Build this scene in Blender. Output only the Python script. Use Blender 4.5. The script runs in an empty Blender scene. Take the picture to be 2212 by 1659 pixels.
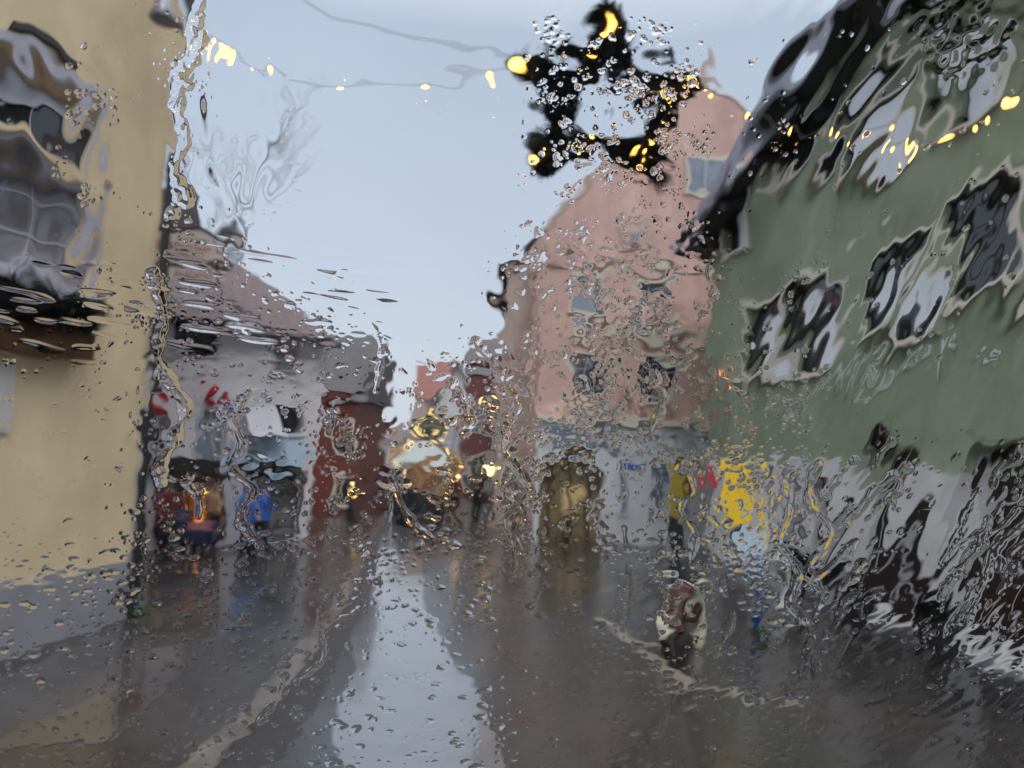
import bpy, bmesh, math, random, os
import numpy as np
from mathutils import Vector, Matrix, noise
random.seed(7)
S = bpy.context.scene
COL = S.collection
TAU = math.tau
WATER = os.environ.get('NOWATER') is None

# ------------------------------------------------------------------ camera
F, H = 1609.0, 2.9                       # focal length in photo-view pixels (2212 wide), eye height
pitch, roll = math.atan(136/F), 0.05
fw = Vector((0, math.cos(pitch), math.sin(pitch)))
r0, u0 = Vector((1, 0, 0)), Vector((0, -math.sin(pitch), math.cos(pitch)))
RT = math.cos(roll)*r0 + math.sin(roll)*u0
UP = -math.sin(roll)*r0 + math.cos(roll)*u0
CAM = Vector((0, 0, H))
cd = bpy.data.cameras.new('camera'); cam = bpy.data.objects.new('camera', cd); COL.objects.link(cam)
m = Matrix.Identity(4)
for i in range(3):
    m[i][0], m[i][1], m[i][2], m[i][3] = RT[i], UP[i], -fw[i], CAM[i]
cam.matrix_world = m
cd.sensor_width = 36; cd.lens = 36*F/2212
cd.clip_start = 0.02; cd.clip_end = 1200
cd.dof.use_dof = True; cd.dof.focus_distance = 0.4; cd.dof.aperture_fstop = cd.lens/2.9
S.camera = cam

# ------------------------------------------------------------------ world, sun, exposure
w = bpy.data.worlds.new('World'); S.world = w; w.use_nodes = True
nt = w.node_tree; N = nt.nodes; L = nt.links
for n in list(N): N.remove(n)
out = N.new('ShaderNodeOutputWorld')
SUN_EL, SUN_AZ = math.radians(48), math.radians(165)
sky = N.new('ShaderNodeTexSky'); sky.sky_type = 'NISHITA'; sky.sun_disc = False
sky.sun_elevation = SUN_EL; sky.sun_rotation = SUN_AZ; sky.dust_density = 3
b1 = N.new('ShaderNodeBackground'); b1.inputs['Strength'].default_value = 0.012
L.new(sky.outputs[0], b1.inputs['Color'])
tc = N.new('ShaderNodeTexCoord'); sx = N.new('ShaderNodeSeparateXYZ'); L.new(tc.outputs['Generated'], sx.inputs[0])
cr = N.new('ShaderNodeValToRGB'); L.new(sx.outputs['Z'], cr.inputs[0])       # overcast cloud layer: brighter overhead
els = cr.color_ramp.elements
els[0].position = 0.0; els[0].color = (.64, .685, .765, 1)
els[1].position = 1.0; els[1].color = (2.3, 2.35, 2.4, 1)
for p, c in ((.22, (.545, .61, .73, 1)), (.50, (.46, .54, .67, 1)), (.66, (1.1, 1.16, 1.24, 1))):
    e = els.new(p); e.color = c
b2 = N.new('ShaderNodeBackground'); b2.inputs['Strength'].default_value = 1.0
nz = N.new('ShaderNodeTexNoise'); nz.inputs['Scale'].default_value = 2.2; nz.inputs['Detail'].default_value = 3
L.new(tc.outputs['Generated'], nz.inputs['Vector'])
mr = N.new('ShaderNodeMapRange'); mr.inputs[3].default_value = .88; mr.inputs[4].default_value = 1.10
L.new(nz.outputs[0], mr.inputs[0]); L.new(mr.outputs[0], b2.inputs['Strength'])
L.new(cr.outputs[0], b2.inputs['Color'])
ad = N.new('ShaderNodeAddShader'); L.new(b1.outputs[0], ad.inputs[0]); L.new(b2.outputs[0], ad.inputs[1])
L.new(ad.outputs[0], out.inputs['Surface'])
sd = bpy.data.lights.new('sun', 'SUN'); sd.energy = 1.15; sd.angle = math.radians(30); sd.color = (1, .97, .93)
sun = bpy.data.objects.new('sun', sd); COL.objects.link(sun)
sdir = Vector((math.sin(SUN_AZ)*math.cos(SUN_EL), math.cos(SUN_AZ)*math.cos(SUN_EL), math.sin(SUN_EL)))
sun.rotation_euler = sdir.to_track_quat('Z', 'Y').to_euler()
S.view_settings.view_transform = 'Standard'; S.view_settings.look = 'None'
S.view_settings.exposure = 0.14; S.view_settings.gamma = 1
S.cycles.max_bounces = 14; S.cycles.transmission_bounces = 12; S.cycles.glossy_bounces = 5; S.cycles.diffuse_bounces = 3
S.cycles.sample_clamp_indirect = 6; S.cycles.blur_glossy = 0.3
S.cycles.use_denoising = True

# ------------------------------------------------------------------ pixel -> place helpers (layout only)
def ray(x, y): return fw + (x-1106)/F*RT - (y-829.5)/F*UP
def g(x, y):
    d = ray(x, y); p = CAM + d*(-H/d.z); return Vector((p.x, p.y, 0))
def at(x, y, Y):
    d = ray(x, y); return CAM + d*(Y/d.y)

class Frame:
    """a vertical facade plane: s runs left to right as seen from the street, d outwards, z up"""
    def __init__(s, a, b):
        s.o = Vector((a[0], a[1], 0)); e = Vector((b[0]-a[0], b[1]-a[1], 0)); s.len = e.length
        s.e = e.normalized(); s.n = Vector((s.e.y, -s.e.x, 0))
    def P(s, a, d, z): return s.o + s.e*a + s.n*d + Vector((0, 0, z))
    def hit(s, x, y):
        r = ray(x, y); t = (s.o-CAM).dot(s.n)/r.dot(s.n); p = CAM + r*t
        return (p-s.o).dot(s.e), p.z

# ------------------------------------------------------------------ materials
def mat(name, col, rough=.7, var=.12, scale=3.0, bump=0.0, bscale=40, spec=.5, metal=0, streak=0, col2=None, coat=0):
    m = bpy.data.materials.new(name); m.use_nodes = True
    t = m.node_tree; b = t.nodes['Principled BSDF']
    b.inputs['Roughness'].default_value = rough; b.inputs['Metallic'].default_value = metal
    b.inputs['Specular IOR Level'].default_value = spec; b.inputs['Coat Weight'].default_value = coat
    tc = t.nodes.new('ShaderNodeTexCoord')
    n1 = t.nodes.new('ShaderNodeTexNoise'); n1.inputs['Scale'].default_value = scale; n1.inputs['Detail'].default_value = 6
    mp = t.nodes.new('ShaderNodeMapping')
    if streak: mp.inputs['Scale'].default_value = (1, 1, .18)
    t.links.new(tc.outputs['Object'], mp.inputs[0]); t.links.new(mp.outputs[0], n1.inputs['Vector'])
    rp = t.nodes.new('ShaderNodeValToRGB'); rp.color_ramp.elements[0].position = .3; rp.color_ramp.elements[1].position = .7
    c2 = col2 or tuple(min(1, c*(1+var)) for c in col)
    c1 = tuple(c*(1-var) for c in col) if col2 is None else col
    rp.color_ramp.elements[0].color = (*c1, 1); rp.color_ramp.elements[1].color = (*c2, 1)
    t.links.new(n1.outputs[0], rp.inputs[0])
    if streak:                                              # broad damp staining of old render
        n3 = t.nodes.new('ShaderNodeTexNoise'); n3.inputs['Scale'].default_value = .55; n3.inputs['Detail'].default_value = 9; n3.inputs['Roughness'].default_value = .65
        m3 = t.nodes.new('ShaderNodeMapRange'); m3.inputs[1].default_value = .35; m3.inputs[2].default_value = .62; m3.inputs[3].default_value = .80; m3.inputs[4].default_value = 1.06
        x3 = t.nodes.new('ShaderNodeMixRGB'); x3.blend_type = 'MULTIPLY'; x3.inputs[0].default_value = 1
        t.links.new(tc.outputs['Object'], n3.inputs['Vector']); t.links.new(n3.outputs[0], m3.inputs[0])
        t.links.new(rp.outputs[0], x3.inputs[1]); t.links.new(m3.outputs[0], x3.inputs[2]); t.links.new(x3.outputs[0], b.inputs['Base Color'])
    else: t.links.new(rp.outputs[0], b.inputs['Base Color'])
    if bump:
        n2 = t.nodes.new('ShaderNodeTexNoise'); n2.inputs['Scale'].default_value = bscale; n2.inputs['Detail'].default_value = 4
        bp = t.nodes.new('ShaderNodeBump'); bp.inputs['Strength'].default_value = bump; bp.inputs['Distance'].default_value = .02
        t.links.new(tc.outputs['Object'], n2.inputs['Vector']); t.links.new(n2.outputs[0], bp.inputs['Height'])
        t.links.new(bp.outputs[0], b.inputs['Normal'])
    return m

def emit(name, c1, c2, st, scale=2.0):
    m = bpy.data.materials.new(name); m.use_nodes = True; t = m.node_tree; b = t.nodes['Principled BSDF']
    b.inputs['Base Color'].default_value = (.05, .04, .03, 1); b.inputs['Roughness'].default_value = .3
    tc = t.nodes.new('ShaderNodeTexCoord'); n = t.nodes.new('ShaderNodeTexNoise'); n.inputs['Scale'].default_value = scale
    rp = t.nodes.new('ShaderNodeValToRGB'); rp.color_ramp.elements[0].position = .38; rp.color_ramp.elements[1].position = .65
    rp.color_ramp.elements[0].color = (*c1, 1); rp.color_ramp.elements[1].color = (*c2, 1)
    t.links.new(tc.outputs['Object'], n.inputs['Vector']); t.links.new(n.outputs[0], rp.inputs[0])
    t.links.new(rp.outputs[0], b.inputs['Emission Color']); b.inputs['Emission Strength'].default_value = st
    if st < .5: b.inputs['Base Color'].default_value = (.008, .007, .006, 1); b.inputs['Specular IOR Level'].default_value = .25
    return m

def tiles(name, c1, c2, sx=1, row=.25, rough=.6):
    m = bpy.data.materials.new(name); m.use_nodes = True; t = m.node_tree; b = t.nodes['Principled BSDF']
    b.inputs['Roughness'].default_value = rough
    tc = t.nodes.new('ShaderNodeTexCoord'); br = t.nodes.new('ShaderNodeTexBrick')
    br.inputs['Color1'].default_value = (*c1, 1); br.inputs['Color2'].default_value = (*c2, 1)
    br.inputs['Mortar'].default_value = (*[c*.45 for c in c1], 1); br.inputs['Scale'].default_value = 1
    br.inputs['Brick Width'].default_value = sx; br.inputs['Row Height'].default_value = row; br.inputs['Mortar Size'].default_value = .012
    mp = t.nodes.new('ShaderNodeMapping'); mp.inputs['Rotation'].default_value = (math.pi/2, 0, 0)
    t.links.new(tc.outputs['Object'], mp.inputs[0]); t.links.new(mp.outputs[0], br.inputs['Vector'])
    t.links.new(br.outputs[0], b.inputs['Base Color'])
    return m

M = {}
M['yellow'] = mat('ochre_plaster', (.70, .55, .35), .8, .12, .8, .25, 60, streak=1)
M['plinth'] = mat('grey_plinth', (.27, .27, .30), .6, .12, 2, .2)
M['white'] = mat('white_plaster', (.54, .52, .555), .75, .08, 1.5, .15)
M['trim'] = mat('cream_trim', (.62, .58, .52), .6, .08, 3)
M['lav'] = mat('pale_grey_frame', (.42, .41, .47), .5, .08, 4)
M['glass'] = mat('dark_window_glass', (.020, .022, .026), .06, .3, 2, spec=.8)
M['sky_tinted_glass'] = mat('sky_painted_glass', (.17, .20, .25), .04, .3, 2, spec=1.0, coat=.6)  # grey-blue base colour stands in for sky reflected in the glass
M['dark'] = mat('dark_frame', (.022, .021, .022), .45, .3, 4)
M['black'] = mat('black_metal', (.012, .012, .013), .4, .3, 6)
M['roof'] = tiles('mauve_roof_tiles', (.115, .080, .088), (.150, .098, .105), .25, .22)
M['redroof'] = tiles('red_roof_tiles', (.19, .062, .052), (.25, .085, .065), .25, .22)
M['darkroof'] = tiles('dark_slate', (.060, .055, .062), (.085, .078, .085), .3, .2)
M['brick'] = tiles('red_brick', (.150, .036, .026), (.20, .048, .032), .25, .075)
M['pink'] = mat('salmon_plaster', (.55, .355, .315), .8, .12, 1.3, .15, streak=1)
M['beige'] = mat('grey_beige_plaster', (.42, .335, .30), .8, .15, 1.5, .2, streak=1)
M['cream'] = mat('cream_cornice', (.50, .47, .40), .6, .08, 2)
M['stone'] = mat('pale_blue_grey_stone', (.56, .575, .60), .5, .10, 1.5, .12)
M['green'] = mat('sage_plaster', (.26, .305, .22), .8, .18, .7, .3, 50, streak=1)
M['pier'] = mat('grey_pier_stone', (.60, .59, .60), .5, .15, 1.5, .2)
M['wood'] = mat('brown_wood', (.07, .030, .014), .4, .35, 3)
M['door'] = mat('olive_wood_door', (.20, .155, .08), .4, .25, 3)
M['eave'] = mat('dark_eave_boards', (.020, .020, .026), .5, .3, 3)
M['gutter'] = mat('zinc_gutter', (.25, .25, .30), .35, .15, 5, metal=.3)
M['verge'] = mat('grey_lilac_boards', (.27, .27, .33), .5, .12, 4)
M['curtain'] = mat('lilac_curtain', (.13, .12, .13), .3, .3, 2.5, col2=(.36, .35, .40))
M['blind_sky_reflection'] = mat('painted_sky_reflection', (.74, .78, .86), .6, .06, 2)  # pale blue that paints reflected sky onto the green house windows
M['warm'] = emit('warm_shop_light', (.50, .16, .02), (1.0, .62, .16), 2.2, 1.6)
M['warmfar'] = emit('far_shop_light', (.16, .07, .02), (.9, .50, .16), .7, 1.2)
M['dim'] = emit('dim_shop_interior', (.012, .012, .014), (.06, .07, .08), .8, 2.0)
M['brownlit'] = emit('dim_brown_interior', (.002, .002, .002), (.050, .017, .005), .16, .8)
M['teal'] = emit('teal_display', (.02, .03, .04), (.06, .22, .30), .7, 2.5)
M['bulb'] = emit('warm_bulb', (1, .50, .085), (1, .55, .10), 6, 1)
M['globe'] = emit('lamp_globe', (1, .66, .22), (1, .70, .26), 3.2, 1)
M['whitelamp'] = emit('white_lamp', (.7, .85, .8), (.8, .9, .85), 1.3, 1)
M['orange'] = emit('orange_neon', (1, .22, .04), (1, .28, .06), 3, 1)
M['signw'] = mat('sign_board', (.56, .52, .52), .4, .05, 3)
M['redpaint'] = mat('red_paint', (.42, .12, .12), .5, .1, 5)
M['red'] = mat('red_gloss', (.45, .012, .02), .35, .15, 8)
M['letters'] = mat('pale_letters', (.60, .66, .62), .6, .06, 5)
M['yel'] = mat('yellow_enamel', (.80, .52, .012), .35, .08, 4)
M['yel2'] = mat('ochre_yellow', (.33, .25, .03), .4, .12, 4)
M['palebl'] = mat('pale_blue_panel', (.42, .55, .68), .35, .1, 4)
M['blue'] = mat('blue_pole_paint', (.020, .105, .42), .35, .1, 4)
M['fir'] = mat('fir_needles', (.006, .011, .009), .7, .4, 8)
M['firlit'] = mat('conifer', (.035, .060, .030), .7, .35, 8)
M['leaf'] = mat('leaf', (.045, .11, .030), .6, .35, 8)
M['hazy_bark'] = mat('hazy_bark', (.40, .42, .47), .85, .3, 6, .4)  # haze painted into the colour: paler and bluer, so the tree looks faint
M['sand'] = mat('sandy_kerb_stone', (.115, .102, .088), .25, .5, 2.5, .4, 20, coat=.6)
M['skin'] = mat('skin', (.46, .27, .20), .6, .08, 8)
M['hair'] = mat('hair', (.04, .025, .018), .6, .3, 20)
M['moped'] = mat('oxblood_paint', (.085, .036, .030), .4, .15, 4, coat=.2)
M['creamp'] = mat('cream_paint', (.34, .32, .26), .3, .06, 4)
M['rubber'] = mat('rubber', (.018, .018, .018), .7, .2, 10)
M['chrome'] = mat('chrome', (.6, .6, .6), .2, .05, 4, metal=1)
M['buswhite'] = mat('bus_paint', (.10, .10, .11), .4, .05, 2)
M['cab'] = mat('dark_cab_lining', (.006, .006, .007), .9, .2, 6)
M['tent'] = mat('market_canvas', (.36, .39, .39), .7, .08, 3)
M['navy'] = mat('navy_fabric', (.012, .016, .045), .8, .25, 8)
M['plum'] = mat('plum_fabric', (.16, .05, .07), .8, .25, 8)

# ------------------------------------------------------------------ mesh helpers
class MB:
    def __init__(s): s.v = []; s.f = []
    def add(s, vs, fs):
        b = len(s.v); s.v += [tuple(v) for v in vs]; s.f += [tuple(i+b for i in f) for f in fs]; return s
    def prism(s, pts, off):
        """closed prism: polygon pts (3-D, planar) extruded by off"""
        n = len(pts); off = Vector(off)
        vs = [Vector(p) for p in pts] + [Vector(p)+off for p in pts]
        return s.add(vs, [tuple(range(n))[::-1], tuple(range(n, 2*n))] + [(i, (i+1) % n, n+(i+1) % n, n+i) for i in range(n)])
    def hexa(s, P8): return s.add(P8, [(0, 3, 2, 1), (4, 5, 6, 7), (0, 1, 5, 4), (1, 2, 6, 5), (2, 3, 7, 6), (3, 0, 4, 7)])
    def box(s, x0, x1, y0, y1, z0, z1):
        return s.hexa([(x0, y0, z0), (x1, y0, z0), (x1, y1, z0), (x0, y1, z0), (x0, y0, z1), (x1, y0, z1), (x1, y1, z1), (x0, y1, z1)])
    def fbox(s, fr, a0, a1, d0, d1, z0, z1):
        return s.hexa([fr.P(a0, d1, z0), fr.P(a1, d1, z0), fr.P(a1, d0, z0), fr.P(a0, d0, z0),
                       fr.P(a0, d1, z1), fr.P(a1, d1, z1), fr.P(a1, d0, z1), fr.P(a0, d0, z1)])
    def tube(s, pts, r, n=8, r1=None):
        pts = [Vector(p) for p in pts]; K = len(pts); rings = []
        for i, p in enumerate(pts):
            t = (pts[min(i+1, K-1)]-pts[max(i-1, 0)]).normalized()
            a = Vector((0, 0, 1)) if abs(t.z) < .9 else Vector((1, 0, 0))
            x = t.cross(a).normalized(); y = t.cross(x)
            if callable(r): rr = r(i/(K-1))
            else: rr = r if r1 is None else r+(r1-r)*i/(K-1)
            rings.append([p+(x*math.cos(k*TAU/n)+y*math.sin(k*TAU/n))*rr for k in range(n)])
        vs = [v for q in rings for v in q]; fs = []
        for i in range(K-1):
            for k in range(n): fs.append((i*n+k, i*n+(k+1) % n, (i+1)*n+(k+1) % n, (i+1)*n+k))
        fs += [tuple(range(n))[::-1], tuple(range((K-1)*n, K*n))]
        return s.add(vs, fs)
    def ball(s, c, rx, ry=None, rz=None, n=10, m_=7, wob=0):
        ry = ry or rx; rz = rz or rx; c = Vector(c); vs = [c+Vector((0, 0, rz))]; fs = []
        for i in range(1, m_):
            th = math.pi*i/m_
            for k in range(n):
                ph = TAU*k/n; w_ = 1+wob*(random.random()-.5)
                vs.append(c+Vector((rx*math.sin(th)*math.cos(ph), ry*math.sin(th)*math.sin(ph), rz*math.cos(th)))*w_)
        vs.append(c-Vector((0, 0, rz)))
        for k in range(n):
            fs.append((0, 1+k, 1+(k+1) % n)); fs.append((len(vs)-1, 1+(m_-2)*n+(k+1) % n, 1+(m_-2)*n+k))
        for i in range(m_-2):
            for k in range(n): fs.append((1+i*n+k, 1+(i+1)*n+k, 1+(i+1)*n+(k+1) % n, 1+i*n+(k+1) % n))
        return s.add(vs, fs)
    def lathe(s, c, prof, n=16, axis='Z'):
        c = Vector(c); vs = []; fs = []
        for r, z in prof:
            for k in range(n):
                a = TAU*k/n
                q = (r*math.cos(a), r*math.sin(a), z) if axis == 'Z' else ((z, r*math.cos(a), r*math.sin(a)) if axis == 'X' else (r*math.cos(a), z, r*math.sin(a)))
                vs.append(c+Vector(q))
        for i in range(len(prof)-1):
            for k in range(n): fs.append((i*n+k, i*n+(k+1) % n, (i+1)*n+(k+1) % n, (i+1)*n+k))
        fs += [tuple(range(n))[::-1], tuple(range((len(prof)-1)*n, len(prof)*n))]
        return s.add(vs, fs)
    def build(s, name, m_, parent=None, smooth=False, bevel=0):
        me = bpy.data.meshes.new(name)
        org = parent_world(parent) if parent else Vector((0, 0, 0))
        me.from_pydata([Vector(v)-org for v in s.v], [], s.f); me.materials.append(m_)
        bm = bmesh.new(); bm.from_mesh(me); bmesh.ops.recalc_face_normals(bm, faces=bm.faces); bm.to_mesh(me); bm.free()
        if smooth: me.polygons.foreach_set('use_smooth', [True]*len(me.polygons))
        o = bpy.data.objects.new(name, me); COL.objects.link(o)
        if parent: o.parent = parent
        if bevel:
            bv = o.modifiers.new('bevel', 'BEVEL'); bv.width = bevel; bv.segments = 2; bv.limit_method = 'ANGLE'
        return o

def parent_world(o):
    v = Vector((0, 0, 0))
    while o: v = v + o.location; o = o.parent
    return v
def thing(name, label, cat, loc, group=None):
    o = bpy.data.objects.new(name, None); COL.objects.link(o); o.location = loc; o.empty_display_size = .2
    o['label'] = label; o['category'] = cat
    if group: o['group'] = group
    return o
def tag(o, label=None, cat=None, group=None, kind=None):
    for k, v in (('label', label), ('category', cat), ('group', group), ('kind', kind)):
        if v: o[k] = v
    return o
def copy_tree(o, parent=None):
    c = o.copy(); COL.objects.link(c); c.parent = parent
    for ch in o.children: copy_tree(ch, c)
    return c

def wall_mesh(mb, fr, s0, s1, z0, z1, holes, t=.3, d=0):
    """wall slab with real rectangular openings (a0,a1,b0,b1)"""
    ss = sorted(set([s0, s1]+[v for h in holes for v in h[:2] if s0 < v < s1]))
    zs = sorted(set([z0, z1]+[v for h in holes for v in h[2:4] if z0 < v < z1]))
    def solid(i, j):
        if i < 0 or j < 0 or i >= len(ss)-1 or j >= len(zs)-1: return False
        a, b = (ss[i]+ss[i+1])/2, (zs[j]+zs[j+1])/2
        return not any(h[0] < a < h[1] and h[2] < b < h[3] for h in holes)
    def q(*p): mb.add([fr.P(*x) for x in p], [(0, 1, 2, 3)])
    for i in range(len(ss)-1):
        for j in range(len(zs)-1):
            if not solid(i, j): continue
            a, b, c, e = ss[i], ss[i+1], zs[j], zs[j+1]
            q((a, d, c), (b, d, c), (b, d, e), (a, d, e)); q((a, d-t, c), (a, d-t, e), (b, d-t, e), (b, d-t, c))
            if not solid(i-1, j): q((a, d, c), (a, d, e), (a, d-t, e), (a, d-t, c))
            if not solid(i+1, j): q((b, d, c), (b, d-t, c), (b, d-t, e), (b, d, e))
            if not solid(i, j-1): q((a, d, c), (a, d-t, c), (b, d-t, c), (b, d, c))
            if not solid(i, j+1): q((a, d, e), (b, d, e), (b, d-t, e), (a, d-t, e))

def window(fr, parent, a0, a1, z0, z1, sur=.12, sm='trim', fm='white', gm='glass', mull=1, trans=1, deep=.14, sill=True, name='window', d=0):
    """surround + sash frame + pane (+ sill) in an opening"""
    mb = MB(); fw_ = .07
    if sur:
        for (x0, x1, y0, y1) in ((a0-sur, a0, z0, z1), (a1, a1+sur, z0, z1), (a0-sur, a1+sur, z1, z1+sur*1.3), (a0-sur, a1+sur, z0-sur*.8, z0)):
            mb.fbox(fr, x0, x1, d+.003, d+.05, y0, y1)
    wn = mb.build(name, M[sm], parent) if sur else None
    f2 = MB()
    for (x0, x1, y0, y1) in ((a0, a0+fw_, z0, z1), (a1-fw_, a1, z0, z1), (a0+fw_, a1-fw_, z1-fw_, z1), (a0+fw_, a1-fw_, z0, z0+fw_)):
        f2.fbox(fr, x0, x1, d-deep-.06, d-deep, y0, y1)
    for k in range(mull):
        c = a0+(a1-a0)*(k+1)/(mull+1); f2.fbox(fr, c-.03, c+.03, d-deep-.055, d-deep-.005, z0+fw_, z1-fw_)
    for k in range(trans):
        c = z0+(z1-z0)*(.68 if trans == 1 else (k+1)/(trans+1)); f2.fbox(fr, a0+fw_, a1-fw_, d-deep-.052, d-deep-.008, c-.025, c+.025)
    fo = f2.build('frame' if wn else name, M[fm], wn or parent)
    root = wn or fo
    MB().fbox(fr, a0+.01, a1-.01, d-deep-.045, d-deep-.03, z0+.01, z1-.01).build('pane', M[gm], root)
    if sill: MB().fbox(fr, a0-sur-.05, a1+sur+.05, d+.003, d+.16, z0-sur*.8-.08, z0-sur*.8-.004).build('sill', M[sm], root)
    return root

def vis_rect(fr, x0, y0, x1, y1):
    """wall rectangle seen around the given photo corners"""
    xm, ym = (x0+x1)/2, (y0+y1)/2
    return fr.hit(x0, ym)[0], fr.hit(x1, ym)[0], fr.hit(xm, y1)[1], fr.hit(xm, y0)[1]

def text_mesh(txt, size, depth, name, m_, parent, fr, a, d, z, spacing=1.0, shear=0):
    cu = bpy.data.curves.new(name, 'FONT'); cu.body = txt; cu.size = size; cu.extrude = depth; cu.space_character = spacing; cu.shear = shear; cu.resolution_u = 3
    cu.align_x = 'CENTER'; cu.align_y = 'CENTER'
    tmp = bpy.data.objects.new('tmp', cu); COL.objects.link(tmp)
    dg = bpy.context.evaluated_depsgraph_get(); me = bpy.data.meshes.new_from_object(tmp.evaluated_get(dg))
    bpy.data.objects.remove(tmp)
    R = Matrix((fr.e, Vector((0, 0, 1)), fr.n)).transposed().to_4x4()
    me.transform(Matrix.Translation(fr.P(a, d, z)-parent_world(parent)) @ R)
    me.materials.clear(); me.materials.append(m_)
    o = bpy.data.objects.new(name, me); COL.objects.link(o); o.parent = parent
    return o

def rep(o, label, **k): o['label'] = label; return o

# ================================================================== SETTING: ground
def ground_material():
    m = bpy.data.materials.new('wet_paving'); m.use_nodes = True; t = m.node_tree; b = t.nodes['Principled BSDF']; ND = t.nodes.new; LK = t.links.new
    tc = ND('ShaderNodeTexCoord')
    n1 = ND('ShaderNodeTexNoise'); n1.inputs['Scale'].default_value = .35; n1.inputs['Detail'].default_value = 5
    n2 = ND('ShaderNodeTexNoise'); n2.inputs['Scale'].default_value = .9; n2.inputs['Detail'].default_value = 4
    n3 = ND('ShaderNodeTexNoise'); n3.inputs['Scale'].default_value = 6; n3.inputs['Detail'].default_value = 6
    mp = ND('ShaderNodeMapping'); mp.inputs['Location'].default_value = (13, 5, 2)
    LK(tc.outputs['Object'], mp.inputs[0]); LK(mp.outputs[0], n2.inputs['Vector'])
    for n in (n1, n3): LK(tc.outputs['Object'], n.inputs['Vector'])
    r1 = ND('ShaderNodeValToRGB'); e = r1.color_ramp.elements
    e[0].position = .35; e[0].color = (.024, .024, .025, 1); e[1].position = .70; e[1].color = (.060, .045, .038, 1)
    e2 = e.new(.52); e2.color = (.045, .042, .041, 1)
    LK(n1.outputs[0], r1.inputs[0])
    br = ND('ShaderNodeTexBrick'); br.inputs['Scale'].default_value = 1; br.inputs['Brick Width'].default_value = .24; br.inputs['Row Height'].default_value = .12
    br.inputs['Color1'].default_value = (1, 1, 1, 1); br.inputs['Color2'].default_value = (.72, .70, .68, 1); br.inputs['Mortar'].default_value = (.42, .42, .42, 1)
    br.inputs['Mortar Size'].default_value = .008
    rt = ND('ShaderNodeMapping'); rt.inputs['Rotation'].default_value = (0, 0, .35)
    LK(tc.outputs['Object'], rt.inputs[0]); LK(rt.outputs[0], br.inputs['Vector'])
    mx = ND('ShaderNodeMixRGB'); mx.blend_type = 'MULTIPLY'; mx.inputs[0].default_value = .7
    LK(r1.outputs[0], mx.inputs[1]); LK(br.outputs[0], mx.inputs[2])
    mx2 = ND('ShaderNodeMixRGB'); mx2.blend_type = 'MULTIPLY'; mx2.inputs[0].default_value = .5
    LK(mx.outputs[0], mx2.inputs[1]); LK(n3.outputs[0], mx2.inputs[2]); LK(mx2.outputs[0], b.inputs['Base Color'])
    rr = ND('ShaderNodeMapRange'); rr.inputs[1].default_value = .38; rr.inputs[2].default_value = .62; rr.inputs[3].default_value = .20; rr.inputs[4].default_value = .42
    LK(n2.outputs[0], rr.inputs[0]); LK(rr.outputs[0], b.inputs['Roughness'])
    b.inputs['Specular IOR Level'].default_value = .55
    b.inputs['Coat Weight'].default_value = .55; b.inputs['Coat IOR'].default_value = 1.36; b.inputs['Coat Roughness'].default_value = .16
    bp = ND('ShaderNodeBump'); bp.inputs['Strength'].default_value = .35; bp.inputs['Distance'].default_value = .006
    mm = ND('ShaderNodeMath'); mm.operation = 'ADD'; LK(n3.outputs[0], mm.inputs[0]); LK(br.outputs['Fac'], mm.inputs[1])
    LK(mm.outputs[0], bp.inputs['Height']); LK(bp.outputs[0], b.inputs['Normal'])
    return m
GM = ground_material()
tag(MB().box(-400, 400, -60, 900, -.5, 0).build('ground', GM), kind='structure')

def strip(pts, wd, z0, z1, name, m_, kind='structure'):
    P = [g(*p) for p in pts]; mb = MB(); L_, R_ = [], []
    for i, p in enumerate(P):
        t = (P[min(i+1, len(P)-1)]-P[max(i-1, 0)]).normalized(); n = Vector((-t.y, t.x, 0))
        L_.append(p+n*wd/2); R_.append(p-n*wd/2)
    for i in range(len(P)-1):
        q = [L_[i], R_[i], R_[i+1], L_[i+1]]
        mb.hexa([Vector((v.x, v.y, z0)) for v in q]+[Vector((v.x, v.y, z1)) for v in q])
    return tag(mb.build(name, m_), kind=kind)
GUT = mat('dark_gutter_setts', (.022, .018, .017), .35, .3, 8, .5, 20)
strip([(400, 1690), (560, 1530), (640, 1432), (715, 1330), (765, 1240), (800, 1160), (822, 1100)], .27, -.05, .03, 'kerb', M['sand'])
strip([(505, 1690), (632, 1530), (695, 1432), (755, 1330), (790, 1240), (812, 1160), (829, 1100)], .42, -.05, .006, 'gutter', GUT)
strip([(1290, 1330), (1385, 1395), (1480, 1480), (1580, 1497), (1720, 1512)], .24, -.05, .012, 'paving_band', mat('pale_kerb_band', (.20, .18, .15), .3, .3, 3, .4, 20, coat=.4))
strip([(1497, 1486), (1508, 1560), (1530, 1690)], .16, -.05, .009, 'paving_joint', GUT)
strip([(1475, 1489), (1400, 1580), (1330, 1660)], .10, -.05, .008, 'paving_joint', GUT)
PUD = mat('standing_rain_water', (.12, .12, .13), .22, .2, 2, .06, 12, spec=1.0, coat=1)
PUD.node_tree.nodes['Principled BSDF'].inputs['Coat IOR'].default_value = 1.8
PUD.node_tree.nodes['Principled BSDF'].inputs['Coat Roughness'].default_value = .11
def puddle(outline, seed):
    P = [g(*p) for p in outline]; Q = []
    for i in range(len(P)):
        a, b = P[i], P[(i+1) % len(P)]; K = max(2, int((b-a).length/.25))
        for k in range(K):
            q = a.lerp(b, k/K); nn = noise.noise_vector(Vector((q.x*1.3, q.y*.6, seed)))
            Q.append(Vector((q.x+nn.x*.22, q.y+nn.y*.7, -.05)))
    tag(MB().prism(Q, (0, 0, .0545)).build('puddle', PUD), kind='structure')
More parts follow.
